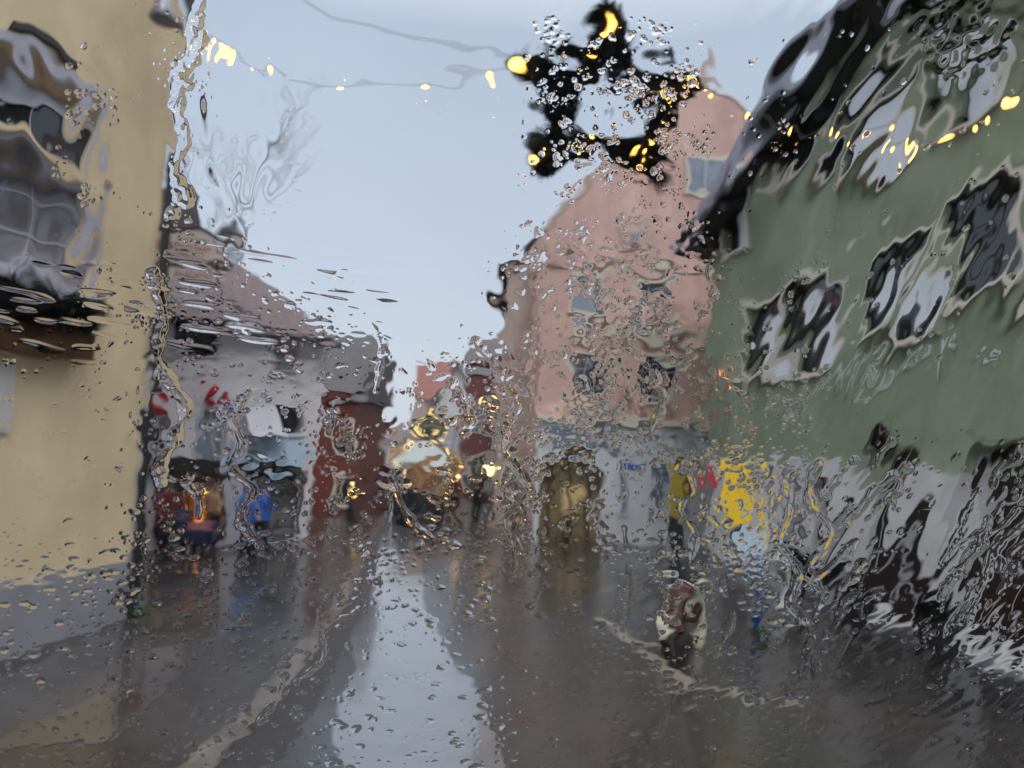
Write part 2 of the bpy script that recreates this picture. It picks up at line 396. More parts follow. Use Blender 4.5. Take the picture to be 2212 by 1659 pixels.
puddle([(742, 1700), (746, 1560), (752, 1450), (762, 1340), (790, 1240), (815, 1165), (838, 1100), (915, 1100), (905, 1160), (900, 1260), (915, 1360), (975, 1420), (1035, 1480), (1075, 1570), (1095, 1700)], 3.1)
PAV = mat('damp_pavement_slabs', (.055, .050, .048), .22, .4, 1.2, .3, 15, coat=.8)
P_ = [g(0, 1465), g(270, 1352), g(330, 1225), g(655, 1178), g(560, 1300), g(250, 1600)]
mbp = MB().prism([Vector((p.x, p.y, -.05)) for p in [Vector((-14, 3, 0))]+P_[:4]+[P_[4], P_[5]]], (0, 0, .065))
tag(mbp.build('pavement', PAV), kind='structure')

# ================================================================== YELLOW BUILDING (left)
gA, gB = g(265, 1340), g(0, 1430)
e = (gB-gA).normalized()
FY = Frame(gA+e*9.0, gA)                                  # s runs toward the corner; len = 9
yb = thing('townhouse', 'ochre yellow rendered corner house with grey plinth at the left edge', 'building', FY.P(0, 0, 0))
LY = FY.len
w1 = list(vis_rect(FY, 0, 165, 196, 338)); w2 = list(vis_rect(FY, 0, 362, 196, 596)); 
w1[0] = w1[1]-2.0; w2[0] = w2[1]-2.0
mb = MB(); pz = FY.hit(270, 1207)[1]
holes = [w1, w2]
wall_mesh(mb, FY, 0, LY, pz, 14, holes, .35)
nf = FY
for (a0, a1) in ((0, LY),):   # side and back faces so that the house is a closed block
    mb.hexa([nf.P(LY-.3, -.35, pz), nf.P(LY, -.35, pz), nf.P(LY, -8, pz), nf.P(LY-.3, -8, pz), nf.P(LY-.3, -.35, 14), nf.P(LY, -.35, 14), nf.P(LY, -8, 14), nf.P(LY-.3, -8, 14)])
    mb.hexa([nf.P(0, -.35, pz), nf.P(.3, -.35, pz), nf.P(.3, -8, pz), nf.P(0, -8, pz), nf.P(0, -.35, 14), nf.P(.3, -.35, 14), nf.P(.3, -8, 14), nf.P(0, -8, 14)])
mb.build('wall', M['yellow'], yb)
MB().fbox(FY, 0, LY+.03, -8, .05, 0, pz-.002).build('plinth', M['plinth'], yb)
MB().fbox(FY, -.3, LY+.5, -8.3, .5, 14.003, 14.3).build('roof', M['darkroof'], yb)
for wr in (w1, w2):
    window(FY, yb, *wr, sur=.13, sm='lav', fm='lav', gm='glass' if wr is w1 else 'curtain', mull=1, trans=1 if wr is w1 else 2)
a, z = FY.hit(100, 112); MB().fbox(FY, a-.5, a+.42, .01, .09, z-.07, z+.07).build('hood_mould', M['dark'], yb)
a, z = FY.hit(110, 352); MB().fbox(FY, a-1.2, a+.75, .17, .24, z-.05, z+.05).build('string_course', M['yellow'], yb)
MB().fbox(FY, w1[0]+.1, w1[1]-.1, -.12, -.11, w1[2]+(w1[3]-w1[2])*.62, w1[3]-.08).build('blind_sky_reflection', M['lav'], yb)  # plain lilac blind in the upper part of the window
# drainpipe at the corner
dp = MB().tube([FY.P(LY+.06, .10, .0), FY.P(LY+.06, .10, 7), FY.P(LY+.06, .10, 13.9)], .075, 10)
for zz in (1, 4, 7, 10): dp.lathe(FY.P(LY+.06, .10, zz), [(.095, -.03), (.095, .03)], 10)
tag(dp.build('drainpipe', M['black']), 'black drainpipe running down the corner of the ochre house', 'drainpipe')
# poster
a0, a1, z0, z1 = vis_rect(FY, -40, 775, 22, 930)
po = thing('poster_case', 'pale poster case on the ochre wall at the left edge', 'notice board', FY.P(a1, .05, z0))
MB().fbox(FY, a0, a1, .003, .05, z0, z1).build('case', M['trim'], po)
MB().fbox(FY, a0+.05, a1-.05, .053, .06, z0+.05, z1-.05).build('sheet', M['signw'], po)

def needles(mb, c, r, n, rx=1, ry=1, rz=1, ln=.09, wd=.012):
    for _ in range(n):
        d = Vector((random.gauss(0, 1), random.gauss(0, 1), random.gauss(0, 1))).normalized()
        p = Vector(c)+Vector((d.x*rx, d.y*ry, d.z*rz))*r*random.random()**.4
        q = p+(d+Vector((random.uniform(-.6, .6), random.uniform(-.6, .6), random.uniform(-.6, .4)))).normalized()*ln*random.uniform(.6, 1.3)
        s_ = (q-p).cross(Vector((random.random(), random.random(), random.random()))).normalized()*wd
        mb.add([p-s_, p+s_, q+s_*.3, q-s_*.3], [(0, 1, 2, 3)])
# window box with fir branches
a0, a1, z0, z1 = vis_rect(FY, -60, 690, 165, 762)
wb = thing('window_box', 'brown window box full of dark fir branches on the ochre wall', 'planter', FY.P(a1, 0, z0))
MB().fbox(FY, a0, a1, .01, .30, z0, z1-.04).build('box', M['wood'], wb, bevel=.01)
mb = MB()
for k in range(26):
    t = k/25; c = FY.P(a0+(a1-a0)*t, .2+random.uniform(-.06, .1), z1+random.uniform(-.02, .34))
    needles(mb, c, .20, 110, ln=.13, wd=.016)
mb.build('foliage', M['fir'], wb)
# wall lantern high on the yellow wall
a, z = FY.hit(292, 22)
wl = thing('wall_lantern', 'grey bell shaped lantern hanging high on the ochre wall', 'lamp', FY.P(a, 0, z))
MB().tube([FY.P(a, 0, z+.35), FY.P(a, .3, z+.42), FY.P(a, .45, z+.36), FY.P(a, .45, z+.25)], .02, 8).build('bracket', M['black'], wl)
MB().lathe(FY.P(a, .45, z), [(.05, .25), (.10, .20), (.13, .0), (.19, -.14), (.17, -.16), (.10, -.10)], 14).build('shade', M['gutter'], wl, smooth=True)
MB().ball(FY.P(a, .45, z-.12), .06).build('bulb', M['dim'], wl)

# ================================================================== WHITE HOUSE (left middle)
wA, wB = g(330, 1192), g(668, 1168)
dv = (wB-wA).normalized(); FW = Frame(wA-dv*3.2, wB)
LW = FW.len
wh = thing('gasthouse', 'whitish plastered house with mauve tiled hip roof and dark shops below', 'building', FW.P(0, 0, 0))
ez = FW.hit(600, 716)[1]
def vr(*a): return vis_rect(FW, *a)
hW = {}
hW['ov1'] = vr(432, 880, 486, 1000); hW['ov2'] = vr(338, 905, 352, 1000)
hW['arch'] = vr(590, 872, 648, 935); hW['sh'] = vr(590, 742, 638, 800)
hW['top'] = vr(372, 655, 470, 752)
hW['shopL'] = vr(345, 1025, 478, 1150); hW['shopR'] = vr(528, 1022, 645, 1152)
hW['shopL'] = (*hW['shopL'][:2], .35, hW['shopL'][3]); hW['shopR'] = (*hW['shopR'][:2], .25, hW['shopR'][3])
mb = MB(); wall_mesh(mb, FW, 0, LW, .0, ez, list(hW.values()), .3)
mb.fbox(FW, LW-.3, LW, -8, -.303, 0, ez).fbox(FW, 0, .3, -8, -.303, 0, ez).fbox(FW, .303, LW-.303, -8, -7.7, 0, ez)
mb.build('wall', M['white'], wh)
rz = at(470, 492, FW.P(LW-2.6, -3.0, 0).y).z
o_ = .45
rf = MB()
FL, FR_, BR_, BL = FW.P(-o_, o_, ez-.12), FW.P(LW+o_, o_, ez-.12), FW.P(LW+o_, -8-o_, ez-.12), FW.P(-o_, -8-o_, ez-.12)
R0, R1 = FW.P(.3, -3.0, rz), FW.P(LW-2.6, -3.0, rz)
rf.add([FL, FR_, BR_, BL, R0, R1], [(0, 1, 5, 4), (1, 2, 5), (2, 3, 4, 5), (3, 0, 4), (0, 3, 2, 1)])
roof_o = rf.build('roof', M['roof'], wh)
p = FW.P(LW-3.6, -3.0, rz); MB().box(p.x-.8, p.x+.9, p.y-.5, p.y+.5, p.z-.6, p.z+.75).build('chimney', M['darkroof'], roof_o)
MB().tube([FW.P(-o_, o_+.05, ez-.12), FW.P(LW+o_, o_+.05, ez-.12)], .07, 8).build('gutter', M['dark'], wh)
window(FW, wh, *hW['ov1'], sur=.1, sm='lav', fm='lav', gm='sky_tinted_glass'); window(FW, wh, *hW['ov2'], sur=.1, sm='lav', fm='lav', gm='sky_tinted_glass', mull=0)
window(FW, wh, *hW['arch'], sur=.08, sm='stone', fm='dark', gm='glass'); window(FW, wh, *hW['sh'], sur=.05, sm='beige', fm='beige', gm='sky_tinted_glass', mull=0)
window(FW, wh, *hW['top'], sur=.1, sm='lav', fm='dark', gm='glass', mull=2)
for nm, gm in (('shopL', 'dim'), ('shopR', 'dim')):
    window(FW, wh, *hW[nm], sur=.09, sm='dark', fm='dark', gm=gm, mull=2, trans=1, name='shop_window', sill=False)
a0, a1, z0, z1 = vr(402, 1062, 468, 1135)
MB().fbox(FW, a0, a1, -.17, -.10, z0, z1).build('lit_display', M['warm'], wh)
a0, a1, z0, z1 = vr(545, 1060, 580, 1100)
MB().fbox(FW, a0, a1, -.17, -.10, z0, z1).build('lit_display', M['teal'], wh)
a0, a1, z0, z1 = vr(497, 955, 652, 1012)
MB().fbox(FW, a0, a1, .003, .22, z0, z1).build('shop_fascia', M['palebl'], wh, bevel=.02)
a0, a1, z0, z1 = vr(330, 990, 486, 1022)
MB().fbox(FW, a0, a1, .003, .25, z0, z1).build('shop_fascia', M['dark'], wh)
a0, a1, z0, z1 = vr(484, 1022, 512, 1165)
MB().fbox(FW, a0, a1, .003, .10, .0, z1).build('pilaster', M['lav'], wh)
for (bx, by) in ((449, 853), (340, 884)):
    a, z = FW.hit(bx, by); c = FW.P(a, .22, z)
    st = thing('hanging_star', 'round red ornament above the %s upstairs window of the white house' % ('larger' if bx == 449 else 'narrow left'), 'ornament', c, 'red ornaments on the white house')
    MB().ball(c, .17, n=12, m_=9).build('globe', M['red'], st, smooth=True)
    MB().tube([FW.P(a, .0, z+.25), FW.P(a, .22, z+.25), FW.P(a, .22, z+.15)], .015, 6).build('hook', M['black'], st)
# awning over arched window
a0, a1, z0, z1 = vr(515, 870, 590, 945); aw = thing('awning', 'grey folding awning jutting from the white house beside its dark window', 'awning', FW.P(a0, 0, z0))
MB().prism([FW.P(a0, .02, z0), FW.P(a0, .9, z0), FW.P(a0, .02, z1)], FW.e*(a1-a0)).build('canvas', M['lav'], aw)
# hanging inn sign
FS = Frame(at(318, 535, 16.6).xy, at(498, 535, 16.6).xy)
a0, a1, z0, z1 = vis_rect(FS, 322, 503, 495, 566)
hs = thing('hanging_sign', 'white inn sign with red lettering hanging beside the ochre house corner', 'sign', FS.P(a1, 0, z0))
MB().fbox(FS, a0, a1, -.05, .0, z0, z1).build('board', M['signw'], hs, bevel=.01)
text_mesh('Alpenner Bar', .36, .006, 'lettering', M['redpaint'], hs, FS, (a0+a1)/2, .008, (z0+z1)/2, 1.0)
MB().fbox(FS, a0, a1, -.06, .02, z1+.002, z1+.07).fbox(FS, a1+.002, a1+.07, -.06, .02, z0-.05, z1+.07).fbox(FS, a0, a1, -.06, .02, z0-.07, z0-.002).build('frame', M['black'], hs)
_, zb = FS.hit(460, 640)
MB().tube([FS.P(a1-.35, -.02, z0-.07), FS.P(a1-.22, -.02, zb+.1), FS.P(a1-.3, -.6, zb), FS.P(a1-.3, -3.6, zb)], .045, 8).build('bracket', M['black'], hs)
a0, a1, z0, z1 = vis_rect(FS, 345, 576, 478, 607)
s2 = MB().fbox(FS, a0, a1, -.05, .0, z0, z1).build('lower_board', M['signw'], hs)
text_mesh('Pizzeria', .24, .006, 'lettering', M['redpaint'], hs, FS, (a0+a1)/2, .008, (z0+z1)/2)

# ================================================================== BRICK HOUSE + far houses
def house(label, x0, x1, y, dep, eave, ridge, wallm, roofm, wins=(), gable=False, name='house', grp=None, ri=.5, shopm=None):
    fr = Frame((x0, y), (x1, y)); L_ = fr.len
    h = thing(name, label, 'building', fr.P(L_/2, 0, 0), grp)
    mb = MB(); wall_mesh(mb, fr, 0, L_, 0, eave, list(wins), .25)
    mb.fbox(fr, 0, .25, -dep, -.253, 0, eave).fbox(fr, L_-.25, L_, -dep, -.253, 0, eave).fbox(fr, .253, L_-.253, -dep, -dep+.25, 0, eave)
    if gable: mb.prism([fr.P(0, 0, eave+.001), fr.P(L_, 0, eave+.001), fr.P(L_*ri, 0, ridge)], -fr.n*.25)
    mb.build('wall', wallm, h)
    o = .3
    if gable:
        q = MB()
        for (sA, sB) in (((-o), L_*ri), (L_+o, L_*ri)):
            zA = eave-(ridge-eave)/(L_*ri)*o
            q.prism([fr.P(sA, o, zA), fr.P(sB, o, ridge+.02), fr.P(sB, -dep-o, ridge+.02), fr.P(sA, -dep-o, zA)], (0, 0, .16))
        q.build('roof', roofm, h)
    else:
        q = MB().prism([fr.P(-o, o, eave), fr.P(-o, -dep/2, ridge), fr.P(-o, -dep-o, eave)], fr.e*(L_+2*o)); q.build('roof', roofm, h)
    for i, wn in enumerate(wins):
        window(fr, h, *wn, sur=.1, sm='trim', fm='trim', gm=(shopm if (shopm and wn[2] < 1.2) else 'glass'), sill=False)
    return fr, h
xb0, xb1 = at(655, 900, 29).x, at(778, 900, 29).x
eb = at(740, 852, 29).z; rb = at(740, 712, 31).z
house('narrow red brick house with dark slate roof beside the white house', xb0, xb1, 29, 6, eb, rb, M['brick'], M['darkroof'],
      [(1.35, 2.0, 2.2, 3.4), (1.35, 2.1, .3, 1.5)], name='brick_house', shopm='dim')
def far(label, vx0, vx1, veave, vridge, Y, wm, rm, gable=False, name='house', ws=2, shop=None, ri=.5, dep=8):
    x0, x1 = at(vx0, 950, Y).x, at(vx1, 950, Y).x; xm = (vx0+vx1)/2
    ev, rd = at(xm, veave, Y).z, at(xm, vridge, Y+(0 if gable else dep/2)).z
    L_ = x1-x0; W = []; fl = 3.1; z = 1.0
    W.append((L_*.15, L_*.85, .4, 2.5))
    z = 3.7
    while z+1.5 < ev:
        for k in range(ws): 
            c = L_*(k+.5)/ws; W.append((c-.5, c+.5, z, z+1.4))
        z += fl
    return house(label, x0, x1, Y, dep, ev, rd, wm, rm, W, gable, name, None, ri, shop)
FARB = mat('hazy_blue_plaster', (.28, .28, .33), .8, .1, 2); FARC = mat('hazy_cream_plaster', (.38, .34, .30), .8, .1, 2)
MAR = mat('maroon_plaster', (.15, .055, .055), .8, .12, 2)
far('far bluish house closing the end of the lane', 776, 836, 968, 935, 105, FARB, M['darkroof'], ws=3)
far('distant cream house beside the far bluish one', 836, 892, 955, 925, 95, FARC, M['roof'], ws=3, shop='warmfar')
far('red roofed house behind the small lit fir tree', 884, 958, 860, 782, 66, M['beige'], M['redroof'], ws=3, shop='warmfar')
far('pale grey house with steep dark roof in mid street', 944, 1012, 850, 790, 52, M['stone'], M['roof'], True, ws=2, shop='warmfar')
far('maroon gabled house close behind the beige one', 1002, 1072, 800, 735, 42, MAR, M['darkroof'], False, ws=2, shop='dim')

# ================================================================== BEIGE HOUSE + PINK HOUSE (centre right)
xq0, xq1 = at(1072, 900, 27).x, at(1170, 900, 27).x
ev = at(1130, 585, 27).z
fB, hB = house('grey beige house with dark roof squeezed left of the pink house', xq0, xq1, 27, 9, ev, at(1160, 510, 27).z, M['beige'], M['darkroof'],
      [(.45, 1.5, .2, 2.5)], gable=True, name='house', shopm='dim', ri=.97)
FP = Frame(g(1150, 1166), g(1150, 1166)+Vector((10.8, .95, 0)))
LP = FP.len
pk = thing('pink_house', 'tall salmon pink gabled house with pale stone ground floor and arched door', 'building', FP.P(LP/2, 0, 0))
def vp(*a): return vis_rect(FP, *a)
zc0, zc1 = FP.hit(1330, 924)[1], FP.hit(1330, 884)[1]
pw = [vp(1240, 596, 1308, 680), vp(1372, 606, 1446, 690), vp(1232, 772, 1310, 850), vp(1376, 776, 1448, 856)]
gw = [vp(1486, 345, 1566, 412), vp(1352, 492, 1388, 536)]
zg = FP.hit(1300, 512)[1]                                  # gable foot
mb = MB(); wall_mesh(mb, FP, 0, LP, zc1-.1, zg, pw, .35)
gp = [(1160, 520), (1186, 492), (1222, 440), (1288, 388), (1300, 372), (1345, 345), (1402, 300), (1440, 270), (1462, 225), (1520, 196), (1524, 178)]
left = []
for x, y in gp:
    a, z = FP.hit(x, y); left.append((a, z))
left[0] = (0, zg+.001)
apex = left[-1][0]
prof = left+[(2*apex-a+.35, z) for a, z in left[::-1]]; prof[-1] = (min(prof[-1][0], LP), zg+.001)
prof = [(min(a, LP), z) for a, z in prof]
mb.prism([FP.P(a, 0, z) for a, z in prof], -FP.n*.35)
mb.fbox(FP, 0, .35, -10, -.353, 0, zg).fbox(FP, LP-.35, LP, -10, -.353, 0, zg).fbox(FP, .353, LP-.353, -10, -9.65, 0, zg)
mb.build('wall', M['pink'], pk)
ap = FP.P(apex, -.36, left[-1][1]-.7)
MB().prism([FP.P(.1, -.36, zg), FP.P(LP-.1, -.36, zg), FP.P(apex, -.36, left[-1][1]-.9)], -FP.n*9.5).build('roof', M['darkroof'], pk)
cp = MB()                                                   # coping along the curved gable
for i in range(len(prof)-1):
    (a0, z0), (a1, z1) = prof[i], prof[i+1]
    cp.tube([FP.P(a0, -.12, z0+.03), FP.P(a1, -.12, z1+.03)], .16, 6)
cp.build('coping', M['beige'], pk)
a, z = left[-1]
fin = MB().lathe(FP.P(a+.15, -.1, z), [(.28, -.2), (.30, .25), (.18, .4), (.12, .9), (.03, 1.3)], 8).build('finial', M['beige'], pk)
for k, wr in enumerate(pw): window(FP, pk, *wr, sur=.16, sm='cream', fm='lav', gm='sky_tinted_glass' if k < 2 else 'glass', mull=1)
for k, wr in enumerate(gw):                                 # gable windows sit proud of the gable face
    a0, a1, z0, z1 = wr
    q = MB().fbox(FP, a0-.16, a1+.16, .003, .08, z0-.16, z1+.2).build('window', M['cream' if k == 0 else 'beige'], pk)
    MB().fbox(FP, a0, a1, .083, .09, z0, z1).build('pane', M['sky_tinted_glass'], q)
    MB().fbox(FP, (a0+a1)/2-.03, (a0+a1)/2+.03, .0901, .11, z0, z1).build('mullion', M['lav'], q)
# string course and mouldings between the storeys
zs_ = FP.hit(1330, 728)[1]; MB().fbox(FP, .7, LP-.5, .003, .12, zs_-.12, zs_+.12).build('string_course', M['cream'], pk)
zs_ = FP.hit(1330, 575)[1]; MB().fbox(FP, .2, LP-.1, .003, .10, zs_-.05, zs_+.05).build('string_course', M['beige'], pk)
MB().fbox(FP, -.05, LP, -.3, .22, zc0+.22, zc1-.103).fbox(FP, -.1, LP, -.3, .34, zc0+.04, zc0+.217).build('cornice', M['cream'], pk, bevel=.02)
# stone ground floor with arch
d0, d1, _, dz = vp(1168, 985, 1296, 1150); d0 = max(d0, .2)
d1 = d0+(d1-d0); rad = (d1-d0)/2; spr = dz-rad*.85
gh = [(d0, d1, .0, dz), vp(1336, 985, 1352, 1110), vp(1408, 990, 1442, 1115), vp(1455, 1000, 1500, 1120)]
mb = MB(); wall_mesh(mb, FP, 0, LP, 0, zc0, gh, .45, .06)
n = 16
for sgn in (-1, 1):
    cx = (d0+d1)/2; pts = [(cx+sgn*rad, dz)]+[(cx+sgn*rad*math.cos(t*math.pi/2/n), spr+(dz-.02-spr)*math.sin(t*math.pi/2/n)) for t in range(n+1)]
    mb.prism([FP.P(a, .058, z) for a, z in pts], -FP.n*.44)
mb.build('ground_floor_wall', M['stone'], pk)
dr = MB().fbox(FP, d0, d1, -.42, -.34, 0, dz); dr.build('door', M['door'], pk)
a0, a1, z0, z1 = vp(1216, 1040, 1262, 1150); MB().fbox(FP, a0, a1, -.337, -.32, .9, z1).build('lit_door_glass', emit('doorway_glow', (.14, .10, .045), (.34, .26, .12), 1, 2), pk)
for c in (d0+.35, (d0+d1)/2, d1-.35): MB().fbox(FP, c-.05, c+.05, -.335, -.28, 0, dz-.3).build('door_rail', M['wood'], pk)
for k, wr in enumerate(gh[1:]): window(FP, pk, *wr, sur=.06, sm='stone', fm='lav', gm='sky_tinted_glass' if k < 2 else 'glass', mull=0, d=.06, sill=False)
a0, a1, z0, z1 = vp(1186, 940, 1330, 962); sb = MB().fbox(FP, max(a0, .1), a1, .065, .12, z0, z1).build('shop_fascia', mat('blue_grey_fascia', (.16, .19, .24), .4), pk)
a, z = FP.hit(1372, 1000)
tag(MB().lathe(FP.P(a, .065, z), [(.17, -.02), (.17, .02)], 20, 'Y').build('oval_plate', M['blue']), 'small blue oval plate on the pale wall right of the arched door', 'sign')

# ================================================================== GREEN HOUSE (right)
gG0, gG1 = g(1520, 1203), g(2212, 1470)
dg_ = (gG1-gG0).normalized(); FG = Frame(gG0, gG0+dg_*15.5); LG = FG.len
gh_ = thing('green_house', 'large sage green gabled house with dark eaves and grey stone arcade on the right', 'building', FG.P(LG/2, 0, 0))
def vg(*a): return vis_rect(FG, *a)
# gable line through the photo's roof edge
aL, zL = FG.hit(1508, 590); aR, zR = FG.hit(1895, 30)
slope = (zR-zL)/(aR-aL); apx = LG/2; zap = zL+slope*(apx-aL); zE = zL-slope*aL
zgf = 2.85
gwin = [vg(1685, 200, 1775, 385), vg(1825, 175, 1975, 350), vg(1612, 645, 1690, 800), vg(1706, 610, 1798, 785), vg(1872, 525, 1996, 720), vg(2050, 400, 2200, 630),
        vg(1572, 440, 1625, 540), vg(2030, 60, 2165, 240)]
gwin = [list(x) for x in gwin]
ops = []
for (x0, x1, y0) in ((1752, 1800, 1010), (1872, 1992, 930), (2085, 2250, 905)):
    a0 = FG.hit(x0, 1150)[0]; a1 = FG.hit(x1, 1150)[0]; ops.append((a0, a1, .15, min(zgf+.65, max(zgf-.25, FG.hit((x0+x1)/2, y0)[1]))))
ops.append((LG-3.9, LG-1.9, .15, 3.4))
ops.append((FG.hit(1560, 1150)[0], FG.hit(1622, 1150)[0], .5, 2.6)); ops.append((FG.hit(1690, 1150)[0], FG.hit(1728, 1150)[0], .15, 2.65))
ops = sorted(ops)
mb = MB(); wall_mesh(mb, FG, 0, LG, zgf, zE, [x for x in gwin]+[(o4[0], o4[1], zgf, o4[3]) for o4 in ops if o4[3] > zgf], .4)
# upper wall: step-cut strips under the gable with real openings
def gable_wall(mb, fr, L_, z0, slope, apx, holes, t):
    K = 62
    for i in range(K):
        a0, a1 = L_*i/K, L_*(i+1)/K
        top = lambda a: z0+slope*min(a, 2*apx-a)
        am = (a0+a1)/2; segs = [z0]
        hs = sorted([(h[2], h[3]) for h in holes if h[0]-.02 <= am <= h[1]+.02 and h[3] > z0])
        cur = z0
        for lo, hi in hs:
            lo = max(lo, z0)
            if lo > cur: mb.prism([fr.P(a0, 0, cur), fr.P(a1, 0, cur), fr.P(a1, 0, lo), fr.P(a0, 0, lo)], -fr.n*t)
            cur = max(cur, hi)
        if top(a0) > cur+.01 or top(a1) > cur+.01:
            mb.prism([fr.P(a0, 0, cur), fr.P(a1, 0, cur), fr.P(a1, 0, max(top(a1), cur+.005)), fr.P(a0, 0, max(top(a0), cur+.005))], -fr.n*t)
gable_wall(mb, FG, LG, zE+.0005, slope, apx, gwin, .4)
mb.fbox(FG, 0, .4, -10, -.403, 0, zE).fbox(FG, LG-.4, LG, -10, -.403, 0, zE)
mb.build('wall', M['green'], gh_)
for k, wr in enumerate(gwin):
    q = window(FG, gh_, *wr, sur=.12, sm='trim', fm='dark', gm='glass', mull=1, deep=.2)
    if k in (1, 2, 3, 4, 6, 7):
        a0, a1, z0, z1 = wr; MB().fbox(FG, a0+(a1-a0)*(.42 if k not in (1, 7) else .12), a1-.08, -.195, -.188, z0+.08, z1-(z1-z0)*(.3 if k != 1 else .1)).build('blind_sky_reflection', M['blind_sky_reflection'], q)  # pale sheet before the pane, painted as bright sky reflection
ov = .75
rf = MB()
for sg, e0 in ((1, -ov*.5), (-1, LG+ov*.5)):
    s1 = apx
    zz = lambda a: zE+slope*min(a, 2*apx-a)+.02
    rf.prism([FG.P(e0, ov, zz(e0)), FG.P(s1, ov, zz(s1)), FG.P(s1, -10.5, zz(s1)), FG.P(e0, -10.5, zz(e0))], (0, 0, .5))
rf.build('roof', M['eave'], gh_)
zz = lambda a: zE+slope*min(a, 2*apx-a)+.02
for d, m_, h0, h1 in ((ov+.02, 'eave', -.02, .22), (ov+.03, 'verge', .221, .60)):
    q = MB()
    for a0, a1 in ((-ov*.5, apx), (apx, LG+ov*.5)):
        q.prism([FG.P(a0, d, zz(a0)+h0), FG.P(a1, d, zz(a1)+h0), FG.P(a1, d, zz(a1)+h1), FG.P(a0, d, zz(a0)+h1)], FG.n*.06)
    q.build('verge_board', M[m_], gh_)
q = MB()
for a0, a1 in ((.0, apx), (apx, LG)):
    q.prism([FG.P(a0, .02, zz(a0)-.03), FG.P(a1, .02, zz(a1)-.03), FG.P(a1, ov-.04, zz(a1)-.03), FG.P(a0, ov-.04, zz(a0)-.03)], (0, 0, .012))
q.build('soffit', M['eave'], gh_)
for k in range(9):                                          # purlin ends under the verge
    a = .6+k*1.75; 
    if abs(a-apx) < .3: continue
    q = MB().fbox(FG, a-.09, a+.09, .003, ov-.02, zz(a)-.36, zz(a)-.12).build('purlin_end', M['eave'], gh_)
# stone arcade
mb = MB(); wall_mesh(mb, FG, 0, LG, 0, zgf-.002, ops, .45, .08); mb.build('arcade_wall', M['pier'], gh_)
for k, o4 in enumerate(ops):
    window(FG, gh_, *o4, sur=0, fm='pier', gm='brownlit', mull=1, trans=1, name='shop_window', sill=False, deep=.3, d=.08)
    cx = (o4[0]+o4[1])/2; r_ = (o4[1]-o4[0])/2
    q = MB()
    for sgn in (-1, 1):
        pts = [(cx+sgn*r_, o4[3])]+[(cx+sgn*r_*math.cos(t*math.pi/2/10), o4[3]-.45+.43*math.sin(t*math.pi/2/10)) for t in range(11)]
        q.prism([FG.P(a, .075 if o4[3] < zgf else -.004, z) for a, z in pts], -FG.n*.3)
    q.build('arch_spandrel', M['pier' if o4[3] < zgf else 'green'], gh_)
MB().fbox(FG, -.02, LG, .083, .14, 0, .12).build('plinth', M['plinth'], gh_)
# lettering painted/raised on the plaster
tl = thing('wall_lettering', 'pale cursive lettering running along the green facade above the arcade', 'sign', FG.P(3, 0, 3.4))
for ch, x, y, sz in (('L', 1742, 868, .62), ('o', 1775, 838, .5), ('r', 1800, 848, .5), ('e', 1822, 838, .5), ('l', 1848, 832, .62), ('h', 1876, 812, .62), ('a', 1903, 800, .5), ('i', 1926, 786, .5), ('t', 1950, 776, .6),
                     ('a', 1985, 772, .55), ('y', 2030, 762, .75), ('e', 2080, 748, .6), ('S', 1628+55, 880, .5)):
    a, z = FG.hit(x, y); text_mesh(ch, sz*1.25, .02, 'letter', M['letters'], tl, FG, a, .02, z, shear=.25)
# orange neon
a, z = FG.hit(1560, 812)
tag(MB().tube([FG.P(a-.15, .1, z), FG.P(a+.1, .1, z+.12), FG.P(a+.3, .1, z-.05), FG.P(a+.55, .1, z-.02)], .025, 6).build('neon_tube', M['orange']), 'small glowing orange neon squiggle at the left end of the green facade', 'sign')
# yellow signs, blue pole, red sign
def sign_on_posts(): pass
PZ = g(1636, 1375)
FYS = Frame((PZ.x-.9, PZ.y), (PZ.x+.6, PZ.y))
a0, a1, z0, z1 = vis_rect(FYS, 1556, 1002, 1648, 1128)
ys = thing('pole_sign', 'bright yellow panel over a pale blue panel on a blue pole', 'sign', PZ)
MB().fbox(FYS, a0, a1, -.06, .0, z0, z1).build('yellow_panel', M['yel'], ys, bevel=.01)
a_, zz_ = FYS.hit(1590, 1060); MB().fbox(FYS, a0+.25, a1-.08, .002, .012, z1-.45, z1-.18).build('panel_inset', mat('amber_panel', (.62, .36, .03), .4, .1), ys)
b0, b1, y0, y1 = vis_rect(FYS, 1592, 1132, 1646, 1205)
MB().fbox(FYS, b0, b1, -.055, -.005, y0, y1).build('pale_panel', M['palebl'], ys)
MB().fbox(FYS, b1+.002, b1+.05, -.05, .0, y0+.1, y1).build('yellow_edge', M['yel'], ys)
pc = FYS.hit(1636, 1300)[0]
MB().tube([FYS.P(pc, -.13, 0), FYS.P(pc, -.13, 1.4), FYS.P(pc, -.13, z1)], .066, 14).build('pole', M['blue'], ys, smooth=True)
MB().lathe(FYS.P(pc, -.13, 0), [(.14, 0), (.14, .04), (.075, .06)], 16).build('base_plate', M['dark'], ys)
FY2 = Frame(at(1444, 1080, 19.5).xy, at(1490, 1080, 19.5).xy)
a0, a1, z0, z1 = vis_rect(FY2, 1448, 1012, 1484, 1122)
lp = thing('advertising_column', 'dull yellow poster stele standing left of the bright yellow panel', 'sign', FY2.P((a0+a1)/2, 0, 0))
MB().fbox(FY2, a0, a1, -.12, 0, z0, z1).build('panel', M['yel2'], lp, bevel=.01); MB().fbox(FY2, a0+.03, a1-.03, -.11, -.01, 0, z0-.002).build('foot', M['dark'], lp)
FR3 = Frame(at(1505, 1030, 17.5).xy, at(1545, 1030, 17.5).xy)
a0, a1, z0, z1 = vis_rect(FR3, 1512, 985, 1534, 1052)
rs = thing('banner', 'narrow red and white banner beside the yellow panel', 'sign', FR3.P((a0+a1)/2, 0, 0))
